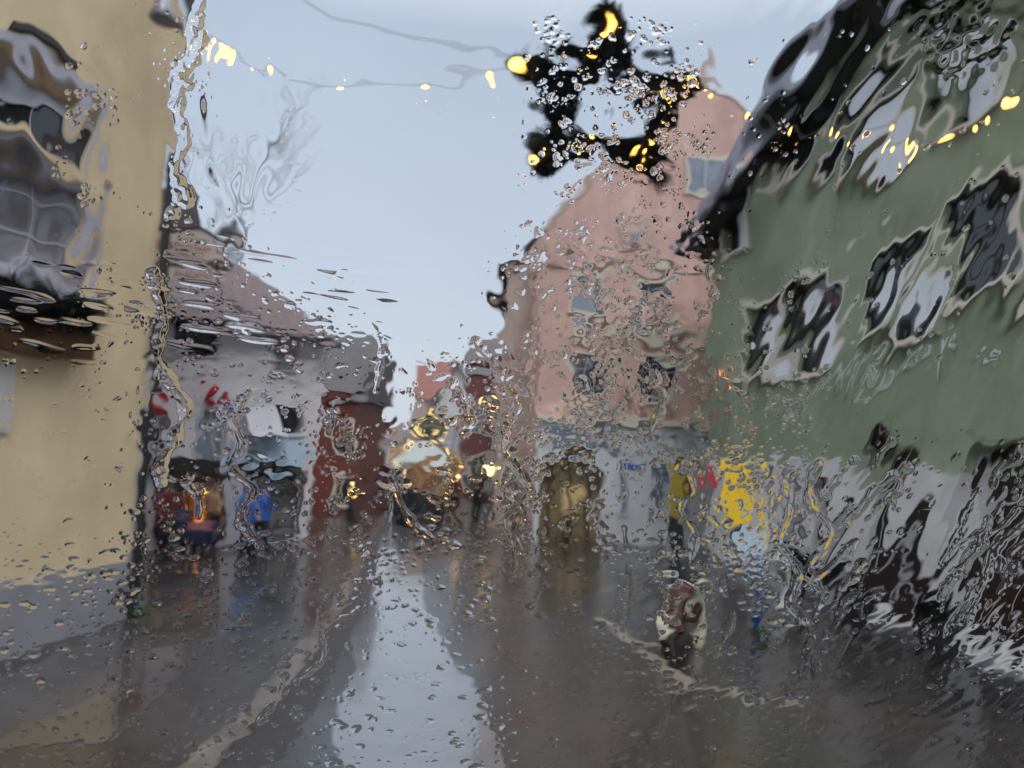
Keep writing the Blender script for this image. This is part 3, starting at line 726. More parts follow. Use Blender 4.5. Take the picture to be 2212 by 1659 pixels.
MB().fbox(FR3, a0, a1, -.03, 0, z0, (z0+z1)/2).build('red_half', mat('banner_red', (.55, .06, .09), .6), rs); MB().fbox(FR3, a0, a1, -.03, 0, (z0+z1)/2+.001, z1).build('white_half', M['signw'], rs)
MB().tube([FR3.P((a0+a1)/2, -.06, 0), FR3.P((a0+a1)/2, -.06, z1)], .025, 8).build('post', M['gutter'], rs)
# two stone bollard-like posts
for k, (x, y, hgt, lab) in enumerate(((1507, 1398, 1.0, 'cream stone post standing beside the moped'), (1690, 1330, 1.1, 'pale stone post standing right of the blue pole'))):
    c = g(x, y); o = thing('bollard', lab, 'bollard', c, 'stone posts on the paving')
    MB().lathe(c, [(.15, 0), (.14, .15), (.10, .2), (.095, hgt-.15), (.13, hgt-.12), (.13, hgt-.05), (.06, hgt)], 14).build('shaft', M['creamp'] if k == 0 else M['pier'], o, smooth=True)

# ================================================================== moped
c = g(1455, 1392); 
mo = thing('moped', 'oxblood moped with cream mudguards parked on the wet paving', 'moped', c)
def mp(x, y, z): return c+Vector((x*.80+y*.35, y*.8-x*.30, z))
fr_x, re_x = -.02, .0
def wheel(cy, nm):
    cc = mp(0, cy, .25); ax = (mp(1, 0, 0)-mp(0, 0, 0)).normalized(); t = (mp(0, 1, 0)-mp(0, 0, 0)).normalized()
    pts = [cc+t*math.cos(k*TAU/20)*.21+Vector((0, 0, 1))*math.sin(k*TAU/20)*.21 for k in range(21)]
    w_ = MB().tube(pts, .045, 8).build('wheel', M['rubber'], mo, smooth=True)
    MB().tube([cc-ax*.04, cc+ax*.04], .13, 14).build('rim', M['chrome'], w_)
    return cc, t, ax
c1, t1, ax1 = wheel(-.55, 'f'); c2, _, _ = wheel(.55, 'r')
def fender(cc, a0, a1, rr, wd):
    f_ = MB(); prev = None; K = 12; vs = []
    for i in range(K+1):
        a = a0+(a1-a0)*i/K; r_ = rr
        p = cc+t1*math.cos(a)*r_+Vector((0, 0, 1))*math.sin(a)*r_; q = cc+t1*math.cos(a)*(r_-.02)+Vector((0, 0, 1))*math.sin(a)*(r_-.02)
        vs += [p-ax1*wd, p+ax1*wd, q+ax1*wd, q-ax1*wd]
    fs = [(0, 3, 2, 1), (4*K, 4*K+1, 4*K+2, 4*K+3)]
    for i in range(K):
        for j in range(4): fs.append((4*i+j, 4*i+(j+1) % 4, 4*i+4+(j+1) % 4, 4*i+4+j))
    return f_.add(vs, fs)
fender(c1, .2, 3.4, .30, .08).build('mudguard', M['creamp'], mo); fender(c2, -.1, 2.9, .30, .09).build('mudguard', M['creamp'], mo)
MB().tube([mp(0, -.50, .5), mp(0, -.42, .75), mp(0, -.36, 1.0)], .04, 8).build('steering_column', M['creamp'], mo)
MB().tube([mp(-.36, -.28, 1.0), mp(-.15, -.36, 1.03), mp(.15, -.36, 1.03), mp(.36, -.28, 1.0)], .018, 8).build('handlebar', M['chrome'], mo)
MB().ball(mp(0, -.46, .93), .085, n=12, m_=8).build('headlight', M['creamp'], mo, smooth=True)
MB().prism([mp(-.22, -.42, .30), mp(.22, -.42, .30), mp(.20, -.36, .86), mp(-.20, -.36, .86)], mp(0, .05, 0)-mp(0, 0, 0)).build('leg_shield', M['moped'], mo, bevel=.02)
MB().prism([mp(-.17, -.36, .27), mp(.17, -.36, .27), mp(.17, .25, .27), mp(-.17, .25, .27)], (0, 0, .05)).build('footboard', M['moped'], mo)
bd = MB()
for (y0, y1, zz0, zz1, ww) in ((.15, .45, .25, .66, .18), (.40, .78, .32, .64, .20)): 
    bd.ball(mp(0, (y0+y1)/2, (zz0+zz1)/2), ww, (y1-y0)*.75, (zz1-zz0)*.6, 14, 10)
bd.build('body', M['moped'], mo, smooth=True)
MB().ball(mp(0, .40, .74), .14, .36, .075, 14, 8).build('saddle', M['moped'], mo, smooth=True)

# ================================================================== plants, trees
def bare_tree(base, hgt, label):
    o = thing('bare_tree', label, 'tree', base)
    tr = MB(); cw = MB()
    def br(p, d, ln, r, lv):
        n_ = 4; pts = [p]; q = p; dd = d.copy()
        for i in range(n_):
            dd = (dd+Vector((random.uniform(-.16, .16), random.uniform(-.16, .16), random.uniform(-.03, .12)))).normalized(); q = q+dd*ln/n_; pts.append(q)
        (tr if lv == 0 else cw).tube(pts, r, 7 if lv < 2 else 4, r*.55)
        if lv >= 5: return
        for k in range(3 if lv else 5):
            i_ = random.choice(range(2, n_+1)); a = random.uniform(0, TAU)
            nd = (dd*.9+Vector((math.cos(a), math.sin(a), random.uniform(.0, .5)))*random.uniform(.45, .85)).normalized()
            br(pts[i_], nd, ln*random.uniform(.55, .75), r*.5, lv+1)
    br(base, Vector((0, 0, 1)), hgt*.38, hgt*.018, 0)
    tr.build('trunk', M['hazy_bark'], o); cw.build('crown', M['hazy_bark'], o)
random.seed(3)
P_ = at(500, 900, 44); bare_tree(Vector((P_.x, P_.y, 0)), 27, 'tall bare tree rising behind the ochre and white houses')
def conifer(base, h, r, label, lit=True, m_='firlit'):
    o = thing('fir_tree', label, 'tree', base)
    MB().tube([base, base+Vector((0, 0, h*.9))], h*.02, 7, h*.006).build('trunk', M['hazy_bark'], o)
    mb = MB()
    for k in range(1500):
        t = random.random()**.7; z = h*(.12+.88*(1-t)); rr = r*t*random.uniform(.5, 1)*(1+.25*math.sin(z*9)); a = random.uniform(0, TAU)
        p = base+Vector((math.cos(a)*rr, math.sin(a)*rr, z)); d = Vector((math.cos(a), math.sin(a), -.35))*random.uniform(.15, .4)
        s_ = Vector((-math.sin(a), math.cos(a), random.uniform(-.3, .3)))*.07
        mb.add([p-s_, p+s_, p+d], [(0, 1, 2)])
    mb.build('crown', M[m_], o)
    if lit:
        b0 = None
        for k in range(22):
            t = (k+.5)/22; z = h*(.15+.8*(1-t)); rr = r*t*1.02; a = k*2.4; p = Vector((math.cos(a)*rr, math.sin(a)*rr, z))
            if b0 is None: b0 = MB().ball(base+p, .09).build('bulb', M['globe'], o); b0.location = (0, 0, 0); ref = p
            else:
                q = b0.copy(); COL.objects.link(q); q.location = p-ref
P_ = g(918, 1062); conifer(P_, at(918, 868, P_.y).z, 1.9, 'fir tree strung with warm lights in the far street')

# ================================================================== fir star hung over the street
SY = 14.0
def SP(x, y): return at(x, y, SY)
st = thing('light_star', 'large dark fir covered star with warm bulbs hanging over the street', 'decoration', SP(1310, 240))
O5 = [(1312, 28), (1352, 165), (1500, 176), (1402, 262), (1425, 385), (1298, 292), (1165, 372), (1222, 232), (1128, 140), (1262, 160)]
PT = [SP(*p) for p in O5]
random.seed(11)
fol = MB(); fr_ = MB()
for i in range(10):
    a, b = PT[i], PT[(i+1) % 10]; fr_.tube([a, b], .035, 6)
    L_ = (b-a).length; K = int(L_/.07)
    for k in range(K):
        c_ = a.lerp(b, (k+.5)/K)+Vector((random.gauss(0, .05), random.gauss(0, .06), random.gauss(0, .05)))
        needles(fol, c_, .10*random.uniform(.5, 1.6), 60, ln=.15, wd=.03)
for c_ in (SP(1192, 172), SP(1210, 195), SP(1460, 182), SP(1425, 190), SP(1380, 330), SP(1400, 350), SP(1185, 330), SP(1230, 300), SP(1312, 110), SP(1335, 130), SP(1330, 90)):
    for k in range(6): needles(fol, c_+Vector((random.gauss(0, .13), random.gauss(0, .08), random.gauss(0, .13))), .17, 90, ln=.15, wd=.022)
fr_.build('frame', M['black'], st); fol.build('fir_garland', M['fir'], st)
BL0 = MB().ball(SP(1168, 356), .085, n=10, m_=8).build('bulb', M['bulb'], st, smooth=True)
c0 = SP(1168, 356)
for p in ((1152, 350), (1276, 298), (1310, 60), (1268, 122), (1395, 318), (1366, 352), (1420, 225), (1482, 186), (1118, 148)):
    q = BL0.copy(); COL.objects.link(q); q.location = SP(*p)-c0-Vector((0, .16, 0))
MB().tube([SP(1312, 30), SP(1312, -60)], .012, 5).build('hanger', M['black'], st)

# garlands (catenary wires with bulbs)
def garland(pts, label, Y0, Y1, bulbs, size=.05, r=.009):
    K = len(pts); P = [at(x, y, Y0+(Y1-Y0)*i/(K-1)) for i, (x, y) in enumerate(pts)]
    o = thing('string_lights', label, 'string lights', P[0], 'string lights over the street')
    mb = MB(); mb.tube(P, r, 5); mb.build('wire', M['black'], o)
    b0 = None
    for t in bulbs:
        u = t*(K-1); i = min(int(u), K-2); p = P[i].lerp(P[i+1], u-i)-Vector((0, 0, size*1.6))
        if b0 is None: b0 = MB().ball(p, size, n=8, m_=6).build('bulb', M['bulb'], o, smooth=True); pz = p
        else:
            q = b0.copy(); COL.objects.link(q); q.location = p-pz
    return o
garland([(250, -30), (340, 30), (400, 66), (470, 105), (555, 142), (650, 170), (760, 184), (860, 184), (960, 175), (1060, 158), (1130, 142)], 'sagging string of warm bulbs from the ochre house to the fir star', 11.6, 14, [.13, .215, .30, .40, .58, .76, .9], .062)
garland([(600, -30), (720, 40), (840, 68), (960, 92), (1060, 112), (1150, 132)], 'thin bare upper wire sloping down to the fir star', 16, 14.3, [.97], .02, .011)
garland([(1490, 176), (1535, 200), (1630, 248), (1720, 275), (1820, 300), (1915, 306), (2000, 296), (2060, 272), (2130, 250), (2200, 205), (2300, 90)], 'sagging string of warm bulbs from the fir star across the green facade', 13.6, 8.6, [.0, .09, .19, .29, .39, .48, .56, .65, .74, .82, .9], .052)

# warm street lamps
lampdef = [((992, 1032), 28, 1.0, 'globe'), ((1062, 1014), 26, 1.0, 'globe'), ((1061, 876), 40, .8, 'globe'), ((1024, 906), 46, .8, 'globe'), ((968, 1000), 44, .7, 'whitelamp'), ((985, 925), 52, .7, 'globe'), ((768, 1058), 27.6, .9, 'globe')]
for i, ((x, y), Y, s_, mm) in enumerate(lampdef):
    p = at(x, y, Y); lab = ['globe lamp on a thin post left of the pale stone wall', 'globe lamp on a thin post nearest the arched door', 'highest globe lamp of the street, by the maroon house', 'globe lamp just left of the highest one', 'cool white globe lamp among the warm ones', 'small far globe lamp above the market stall', 'warm globe lamp in front of the brick house'][i]
    o = thing('street_lamp', lab, 'street lamp', Vector((p.x, p.y, 0)), 'globe street lamps')
    MB().tube([Vector((p.x, p.y, 0)), Vector((p.x, p.y, p.z-.15))], .04, 8, .03).build('post', M['dark'], o)
    MB().ball(p, .16*s_, n=12, m_=9).build('globe', M[mm], o, smooth=True)

# market stall with pale canvas
P_ = g(905, 1118); sx_, sy_ = P_.x, P_.y
ms = thing('market_stall', 'market stall under a pale peaked canvas in the far street', 'stall', P_)
for dx in (-.9, .9):
    for dy in (-.9, .9): MB().tube([Vector((sx_+dx, sy_+dy, 0)), Vector((sx_+dx, sy_+dy, 2.2))], .035, 6).build('post', M['trim'], ms)
z_ = 2.2; MB().add([(sx_-1.0, sy_-1.1, z_), (sx_+1.0, sy_-1.1, z_), (sx_+1.0, sy_+1.1, z_), (sx_-1.0, sy_+1.1, z_), (sx_, sy_, z_+.75)], [(0, 1, 4), (1, 2, 4), (2, 3, 4), (3, 0, 4), (3, 2, 1, 0)]).build('canopy', M['tent'], ms)
MB().box(sx_-.85, sx_+.85, sy_-.7, sy_+.2, 0, .9).build('counter', M['dark'], ms, bevel=.02)
MB().box(sx_-.5, sx_+.6, sy_+.72, sy_+.80, 1.1, 2.0).build('lit_back_panel', emit('stall_glow', (.10, .06, .04), (.5, .26, .12), .5, 2), ms)

# ================================================================== people
def person_body(pose):
    V = []; Ed = []; Rr = []
    def v(p, r, par=None):
        V.append(p); Rr.append(r); i = len(V)-1
        if par is not None: Ed.append((par, i))
        return i
    s = pose.get('stride', .12)
    pel = v((0, 0, .95), .15); sp = v((0, -.01, 1.15), .135, pel); ch = v((0, -.01, 1.35), .16, sp); nk = v((0, 0, 1.50), .062, ch)
    h1 = v((0, -.015, 1.58), .085, nk); h2 = v((0, -.01, 1.68), .088, h1); v((0, 0, 1.735), .055, h2); v((0, -.115, 1.60), .018, h1)
    for sg in (-1, 1):
        v((sg*.088, .0, 1.62), .016, h1)
        sh = v((sg*.19, 0, 1.42), .065, ch); bend = pose.get('arm', .15)
        el = v((sg*.25, -.02-bend*.2, 1.15), .048, sh); wr = v((sg*.23, -.08-bend, .95+bend*.5), .032, el)
        hd = v((sg*.225, -.10-bend*1.1, .88+bend*.5), .036, wr)
        for k in range(4): v((sg*(.20+k*.016), -.115-bend*1.2-abs(k-1.5)*.004, .80+bend*.5+abs(k-1.5)*.008), .010, hd)
        v((sg*.185, -.13-bend*1.1, .86+bend*.5), .011, hd)
        hp = v((sg*.09, 0, .90), .10, pel); kn = v((sg*.10, -.03+sg*s*.5, .50), .065, hp); an = v((sg*.10, sg*s, .09), .042, kn)
        v((sg*.11, sg*s-.14, .035), .036, an)
    me = bpy.data.meshes.new('person'); me.from_pydata(V, Ed, []); o = bpy.data.objects.new('p', me); COL.objects.link(o)
    sk = o.modifiers.new('skin', 'SKIN'); sk.use_smooth_shade = True
    for i, r_ in enumerate(Rr): me.skin_vertices[0].data[i].radius = (r_, r_)
    me.skin_vertices[0].data[0].use_root = True
    ss_ = o.modifiers.new('sub', 'SUBSURF'); ss_.levels = 1; ss_.render_levels = 1
    dg = bpy.context.evaluated_depsgraph_get(); m2 = bpy.data.meshes.new_from_object(o.evaluated_get(dg)); bpy.data.objects.remove(o)
    return m2
BODY = {}
def person(pos, label, coat, trousers, rot=0, scale=1.0, hat=None, arm=.15, long=False, grp=None):
    if arm not in BODY: BODY[arm] = person_body({'arm': arm})
    me = BODY[arm].copy(); me.materials.clear(); me.materials.append(M['skin'])
    o = bpy.data.objects.new('person', me); COL.objects.link(o)
    tag(o, label, 'person', grp)
    def ch(mb, nm, m_):
        q = mb.build(nm, m_, None, smooth=True); q.parent = o; return q
    bot = .55 if long else .80
    c = MB()
    prof = [(.21, bot), (.215, bot+.05), (.19, 1.12), (.205, 1.3), (.215, 1.40), (.15, 1.48), (.075, 1.52), (.07, 1.50)]
    vs = MB(); n = 18; k0 = 0
    vv = []; ff = []
    for r_, z in prof:
        for k in range(n): a = TAU*k/n; vv.append((r_*1.12*math.cos(a), r_*.82*math.sin(a)-.01, z+.006*math.sin(a*5)))
    for i in range(len(prof)-1):
        for k in range(n): ff.append((i*n+k, i*n+(k+1) % n, (i+1)*n+(k+1) % n, (i+1)*n+k))
    ff += [tuple(range(n))[::-1], tuple(range((len(prof)-1)*n, len(prof)*n))]
    c.add(vv, ff)
    for sg in (-1, 1):
        c.tube([(sg*.17, 0, 1.43), (sg*.24, -.01, 1.28), (sg*.25, -.02-arm*.2, 1.15), (sg*.24, -.05-arm*.7, 1.04+arm*.25), (sg*.23, -.08-arm, .96+arm*.5)], lambda t: .082-.028*t, 10)
    ch(c, 'coat', coat)
    t_ = MB()
    for sg in (-1, 1): t_.tube([(sg*.09, 0, .93), (sg*.095, -.01, .72), (sg*.10, -.03+sg*.06, .5), (sg*.10, sg*.11, .09)], lambda t: .115-.045*t, 10)
    ch(t_, 'trousers', trousers)
    b_ = MB()
    for sg in (-1, 1): b_.ball((sg*.105, sg*.12-.05, .05), .055, .14, .05)
    ch(b_, 'shoes', M['black'])
    hh = MB().ball((0, .012, 1.675), .105, .118, .105, 12, 9); ch(hh, 'hair' if hat is None else 'hat', M['hair'] if hat is None else hat)
    o.location = pos; o.rotation_euler = (0, 0, rot); o.scale = (scale,)*3
    return o
CB = mat('blue_jacket', (.030, .10, .36), .6, .12, 6); CO = mat('orange_jacket', (.42, .10, .02), .7, .1, 6); CD = mat('charcoal_coat', (.025, .025, .03), .8, .2, 6)
CT = mat('tan_coat', (.26, .17, .10), .8, .15, 6); CJ = mat('dark_jeans', (.02, .028, .055), .8, .2, 6); CG = mat('grey_coat', (.14, .14, .16), .8, .15, 6); CR = mat('burgundy_coat', (.12, .025, .035), .8, .15, 6)
TE = mat('teal_hat', (.05, .17, .20), .8, .1, 6); PK = mat('pink_hat', (.35, .14, .18), .8, .1, 6)
person(g(528, 1200), 'person in a bright blue jacket and teal hat before the dark shop window', CB, CJ, .5, .98, TE)
person(g(560, 1192), 'person in a blue jacket turned away, beside the teal hatted one', CB, CD, 2.7, .97)
person(g(408, 1188), 'person in an orange jacket before the warm lit shop window', CO, CJ, -.4, .95)
person(g(452, 1186), 'person in a tan coat nearest the white pilaster', CT, CJ, .2, .93, None, .3)
person(g(352, 1196), 'person in a long burgundy coat partly behind the ochre corner', CR, CJ, .9, .97, None, .15, True)
person(FP.P((FP.hit(1222, 1150)[0]), .35, 0), 'person in dark clothes and pink hat standing in the arched doorway', CD, CJ, 0, .60, PK)
for (x, y, cm, tm, rt, hat, lab) in ((842, 1112, CG, CJ, .3, None, 'person in a grey coat walking alone in the open street'), (874, 1122, CD, CJ, 2.9, None, 'person in a charcoal coat left of the market stall'),
        (952, 1128, CT, CJ, .1, None, 'person in a tan coat right of the market stall'), (978, 1126, CR, CD, -.5, None, 'person in burgundy next to the tan coated one'), (1030, 1124, CD, CD, 3, None, 'person in a dark coat under the globe lamp'), (755, 1120, CD, CJ, 1.2, None, 'person in a dark coat in front of the brick house'), (818, 1090, CR, CJ, 2, TE, 'far person with a teal hat in mid street')):
    person(g(x, y), lab, cm, tm, rt, 1.0, hat, .15, grp='pedestrians in the street')
# stroller
c = g(408, 1208); sr = thing('stroller', 'dark navy stroller with a plum blanket on the wet pavement', 'stroller', c)
MB().prism([c+Vector((-.45, -.28, .42)), c+Vector((.45, -.28, .42)), c+Vector((.55, -.28, .72)), c+Vector((-.5, -.28, .72))], (0, .56, 0)).build('carrycot', M['navy'], sr, bevel=.05)
MB().ball(c+Vector((-.28, 0, .78)), .32, .3, .30, 14, 9).build('hood', M['navy'], sr, smooth=True)
MB().ball(c+Vector((.18, 0, .74)), .34, .26, .09, 14, 7).build('blanket', M['plum'], sr, smooth=True)
MB().tube([c+Vector((.45, 0, .5)), c+Vector((.75, 0, .95)), c+Vector((.85, 0, 1.02))], .02, 8).build('handle', M['gutter'], sr)
for dx in (-.38, .38):
    for dy in (-.27, .27):
        cc = c+Vector((dx, dy, .19)); MB().tube([cc+Vector((math.cos(k*TAU/14)*.16, 0, math.sin(k*TAU/14)*.16)) for k in range(15)], .03, 6).build('wheel', M['rubber'], sr)
MB().tube([c+Vector((-.38, .2, .2)), c+Vector((0, .2, .42)), c+Vector((.38, .2, .2))], .02, 6).build('chassis', M['dark'], sr)
# shrub tufts
def tuft(c, label, m_='leaf', n=90, r=.25):
    mb = MB()
    for _ in range(n):
        a = random.uniform(0, TAU); d = Vector((math.cos(a)*random.uniform(.2, 1), math.sin(a)*random.uniform(.2, 1), random.uniform(.2, 1)))*r
        s_ = Vector((-math.sin(a), math.cos(a), 0))*.02; p = c+Vector((d.x*.3, d.y*.3, 0))
        mb.add([p-s_, p+s_, c+d], [(0, 1, 2)])
    tag(mb.build('grass_tuft', M[m_]), label, 'plant', 'green tufts at the wall feet')
tuft(g(305, 1332), 'green tuft growing at the foot of the ochre corner'); tuft(g(618, 1182), 'green tuft at the foot of the white house'); tuft(g(1650, 1388), 'green tuft at the foot of the blue pole')
# outdoor dark planters by the green house
for x, lab in ((1780, 'dark planter with clipped shrub left of the first arcade arch'), (1930, 'dark planter with shrub below the middle arcade arch'), (2110, 'dark planter with shrub nearest the right edge')):
    a, _ = FG.hit(x, 1150); c = FG.P(a, .7, 0); o = thing('planter', lab, 'planter', c, 'planters along the green house')
    MB().lathe(c, [(.22, 0), (.30, .5), (.33, .52), (.33, .58), (.27, .55)], 16).build('pot', M['dark'], o)
    mb = MB(); 
    for k in range(30): needles(mb, c+Vector((random.gauss(0, .14), random.gauss(0, .14), .75+random.gauss(0, .14))), .15, 40, ln=.1, wd=.02)
    mb.build('shrub', M['fir'], o)

# ================================================================== the bus cab the photo is taken from, its windscreen and the rain on it
PY = 0.40                                                   # inner face of the windscreen, metres ahead of the eye
if WATER:
    bus = thing('bus', 'dark cab of the bus the street is seen from, behind its rain covered windscreen', 'bus', (0, -1, 0))
    X0, X1, Z0, Z1 = -1.12, 1.12, 2.05, 3.62
    b = MB()
    b.box(-1.22, X0, PY-.01, PY+.02, .9, 3.8).box(X1, 1.22, PY-.01, PY+.02, .9, 3.8).box(X0, X1, PY-.01, PY+.02, Z1, 3.8).box(X0, X1, PY-.01, PY+.02, .9, Z0)
    b.box(-1.28, -1.22, -3.2, PY+.02, .45, 3.86).box(1.22, 1.28, -3.2, PY+.02, .45, 3.86).box(-1.22, 1.22, -3.2, PY+.02, 3.80, 3.86)
    b.box(-1.22, 1.22, -3.2, -3.14, .45, 3.8).box(-1.22, 1.22, -3.14, PY-.01, 1.15, 1.22).box(-1.22, 1.22, PY-.01, PY+.05, .45, .9)
    b.build('body', M['cab'], bus)
    MB().prism([(-1.2, PY-.02, 1.75), (-1.2, PY-.02, 2.0), (-1.2, PY-.25, 1.98), (-1.2, PY-.45, 1.85), (-1.2, PY-.45, 1.3), (-1.2, PY-.02, 1.3)], (2.4, 0, 0)).build('dashboard', M['cab'], bus)
    for x in (-1.2, .95):
        for y in (-.35, -2.6):
            MB().lathe((x, y, .42), [(.30, 0), (.42, .02), (.42, .23), (.30, .25)], 24, 'X').build('wheel', M['rubber'], bus)
    gl = bpy.data.materials.new('windscreen_glass'); gl.use_nodes = True; t = gl.node_tree; t.nodes.clear()
    o_ = t.nodes.new('ShaderNodeOutputMaterial'); gb = t.nodes.new('ShaderNodeBsdfGlass'); gb.inputs['IOR'].default_value = 1.33; gb.inputs['Roughness'].default_value = 0
    gb.inputs['Color'].default_value = (.985, .99, .985, 1); t.links.new(gb.outputs[0], o_.inputs[0])
    wt = gl.copy(); wt.name = 'rain_water'; wt.node_tree.nodes['Glass BSDF'].inputs['Color'].default_value = (1, 1, 1, 1)
    MB().box(X0+.001, X1-.001, PY, PY+.005, Z0+.001, Z1-.001).build('windscreen', gl, bus)

    # ---- relief of the water film, in glass coordinates whose unit is a quarter millimetre
    rng = np.random.default_rng(5)
    ST = 1.6; GX = np.arange(-104, 2320, ST); GY = np.arange(-104, 1768, ST); NX, NY = len(GX), len(GY)
    VX, VY = np.meshgrid(GX, GY)
    fy = np.fft.fftfreq(NY, ST)[:, None]; fx = np.fft.rfftfreq(NX, ST)[None, :]
    def field(Ll, Ls, ang=0.0, hp=0):
        """smooth random relief; Ll, Ls correlation lengths along and across ang (degrees, counter-clockwise); unit rms"""
        a = math.radians(ang); c, s_ = math.cos(a), -math.sin(a)
        u = fx*c+fy*s_; v = -fx*s_+fy*c
        k2 = (u*Ll)**2+(v*Ls)**2
        flt = np.exp(-2*math.pi**2*k2*.5)
        if hp: flt *= 1-np.exp(-k2*hp)
        q = np.fft.irfft2(np.fft.rfft2(rng.standard_normal((NY, NX)))*flt, s=(NY, NX)); q -= q.mean(); return q/q.std()
    def slope1(q):                                            # scale a relief to unit rms slope
        gy, gx = np.gradient(q, ST); return q/math.sqrt((gx**2+gy**2).mean())
    warp = field(90, 90); warp2 = field(28, 28)
    def blob(cx, cy, rx, ry, ang=0, soft=.35):
        a = math.radians(ang); X, Y = VX-cx+warp*22, VY-cy+warp2*9
        u = (X*math.cos(a)-Y*math.sin(a))/rx; v = (X*math.sin(a)+Y*math.cos(a))/ry
        return 1/(1+np.exp((np.sqrt(u*u+v*v)-1)/soft*2.2))
    def patchy(q, th, k=.8): return np.clip(q-th, 0, None)**k
    h = np.zeros((NY, NX))
    h += slope1(field(60, 60))*.005
    right = 1/(1+np.exp(-(VX-(1560+np.clip(560-VY, 0, 560)*.30+np.clip(VY-960, 0, 200)*.75+warp*30))/26))*1/(1+np.exp((VY-1330-warp*30)/50))
    D1 = slope1(field(84, 30, 56)); D2 = slope1(field(26, 10, 60)); mD = np.clip(field(80, 60, 56)*.6+.55, 0, 1.4)
    h += right*(D1*.030+D2*.022*mD)
    low = blob(1960, 1200, 330, 190); h += low*(slope1(field(90, 24, 64))*.036+slope1(field(34, 9, 52))*.034*np.clip(field(60, 50)+.2, 0, 2))
    h += blob(1800, 120, 160, 240)*slope1(field(90, 22, 50))*.05+blob(2060, 60, 110, 120)*slope1(field(14, 10, 40))*.10
    h += blob(2000, 1480, 420, 200)*(slope1(field(18, 7, 28))*.020+slope1(field(40, 22, 50))*.012)
    h += blob(95, 350, 140, 300, 0, .2)*(slope1(field(34, 24, 100))*.026+slope1(field(70, 44, 60))*.040)
    h += blob(500, 260, 120, 240)*(slope1(field(26, 18, 95))*.050)
    hs_ = field(34, 5.5, -9); h += (blob(570, 645, 240, 95)+blob(120, 660, 240, 80)+.15*blob(800, 600, 200, 160))*patchy(hs_, .9, .75)*2.6
    pk_ = blob(1290, 760, 260, 290); h += pk_*(slope1(field(9, 8))*.050*np.clip(field(30, 30)+.0, 0, 2)+slope1(field(24, 18))*.032)
    h += blob(1640, 930, 160, 200)*slope1(field(9, 8))*.032*np.clip(field(30, 30)+.0, 0, 2)
    h += blob(940, 1000, 230, 190)*slope1(field(24, 16))*.018
    h += blob(1310, 215, 210, 180)*(slope1(field(12, 10))*.022*np.clip(field(26, 26)+.1, 0, 2)+slope1(field(30, 26))*.034)
    h += blob(1560, 1180, 230, 230)*slope1(field(30, 22, 80))*.010
    h += blob(520, 950, 240, 220)*slope1(field(26, 20))*.013
    h += blob(840, 190, 330, 90)*slope1(field(34, 20))*.018
    h += blob(1455, 1300, 90, 110)*slope1(field(16, 12))*.024+blob(1600, 1060, 90, 100)*slope1(field(20, 15, 60))*.024
    h += (blob(910, 930, 190, 180)*.034+blob(520, 880, 230, 200)*.022)*slope1(field(12, 9))*np.clip(field(36, 30)+.35, 0, 2)
    h += (VY > 1100)*slope1(field(26, 10, 5))*.008
    h += blob(780, 640, 330, 180)*slope1(field(40, 8, -14))*.010

    jag = field(6.5, 6.5)*.15+field(12, 12)*.13
    def stamp(cx, cy, a, b_, ang=0, k=.3, irr=.18, flat=1.0):
        R = max(a, b_)*1.4+2; i0, i1 = int((cy-R-GY[0])/ST), int((cy+R-GY[0])/ST)+1; j0, j1 = int((cx-R-GX[0])/ST), int((cx+R-GX[0])/ST)+1
        i0, j0 = max(i0, 1), max(j0, 1); i1, j1 = min(i1, NY-1), min(j1, NX-1)
        if i1 <= i0 or j1 <= j0: return
        X, Y = VX[i0:i1, j0:j1]-cx, VY[i0:i1, j0:j1]-cy; an = math.radians(ang); c, s_ = math.cos(an), -math.sin(an)
        u = (X*c+Y*s_)/a; v = (-X*s_+Y*c)/b_; th = np.arctan2(v, u)
        p1, p2, p3 = rng.uniform(0, 6.28, 3); r = np.sqrt(u*u+v*v)/(1+irr*(np.sin(2*th+p1)*.5+np.sin(3*th+p2)*.6+np.sin(5*th+p3)*.3))
        q = np.clip(1-r*r-jag[i0:i1, j0:j1]*min(1, min(a, b_)/6), 0, 1.3)**flat*k*min(a, b_)
        h[i0:i1, j0:j1] = np.maximum(h[i0:i1, j0:j1], h[i0:i1, j0:j1]*.3+q)*(q > 0)+h[i0:i1, j0:j1]*(q <= 0)
    def scatter(n, x0, x1, y0, y1, amin, amax, asp=(.5, .9), ang=(-20, 20), k=(.2, .36), clus=0, p=2.0, irr=.2):
        cs = rng.uniform((x0, y0), (x1, y1), (max(1, n//12), 2)) if clus else None
        for _ in range(n):
            a = amin+(amax-amin)*rng.random()**p
            if clus and rng.random() < .8: c_ = cs[rng.integers(len(cs))]+rng.normal(0, clus, 2)
            else: c_ = rng.uniform((x0, y0), (x1, y1))
            stamp(c_[0], c_[1], a, a*rng.uniform(*asp), rng.uniform(*ang), rng.uniform(*k), irr)
    scatter(1150, 0, 1750, 1150, 1659, 4, 14, (.32, .55), (-10, 14), (.26, .48))
    scatter(700, 0, 1700, 1150, 1659, 2, 5, (.5, .9))
    scatter(330, 0, 320, 600, 1330, 1.8, 5.5, (.4, .9), (-40, 30)); scatter(26, 20, 310, 640, 1330, 6, 15, (.35, .6), (-15, 25))
    scatter(360, 320, 800, 640, 1200, 2, 9.5, (.45, .85), (-25, 25), clus=16)
    scatter(210, 740, 1170, 780, 1220, 2.5, 13, (.4, .75), (-25, 30), (.10, .24), clus=22, irr=.12)
    scatter(420, 600, 1120, 240, 740, 4, 13, (.12, .26), (-22, -8), (.05, .22), p=1.5)
    scatter(1000, 1085, 1530, 480, 1010, 1.8, 9, (.6, 1), (-60, 60), (.25, .42), clus=11, irr=.3)
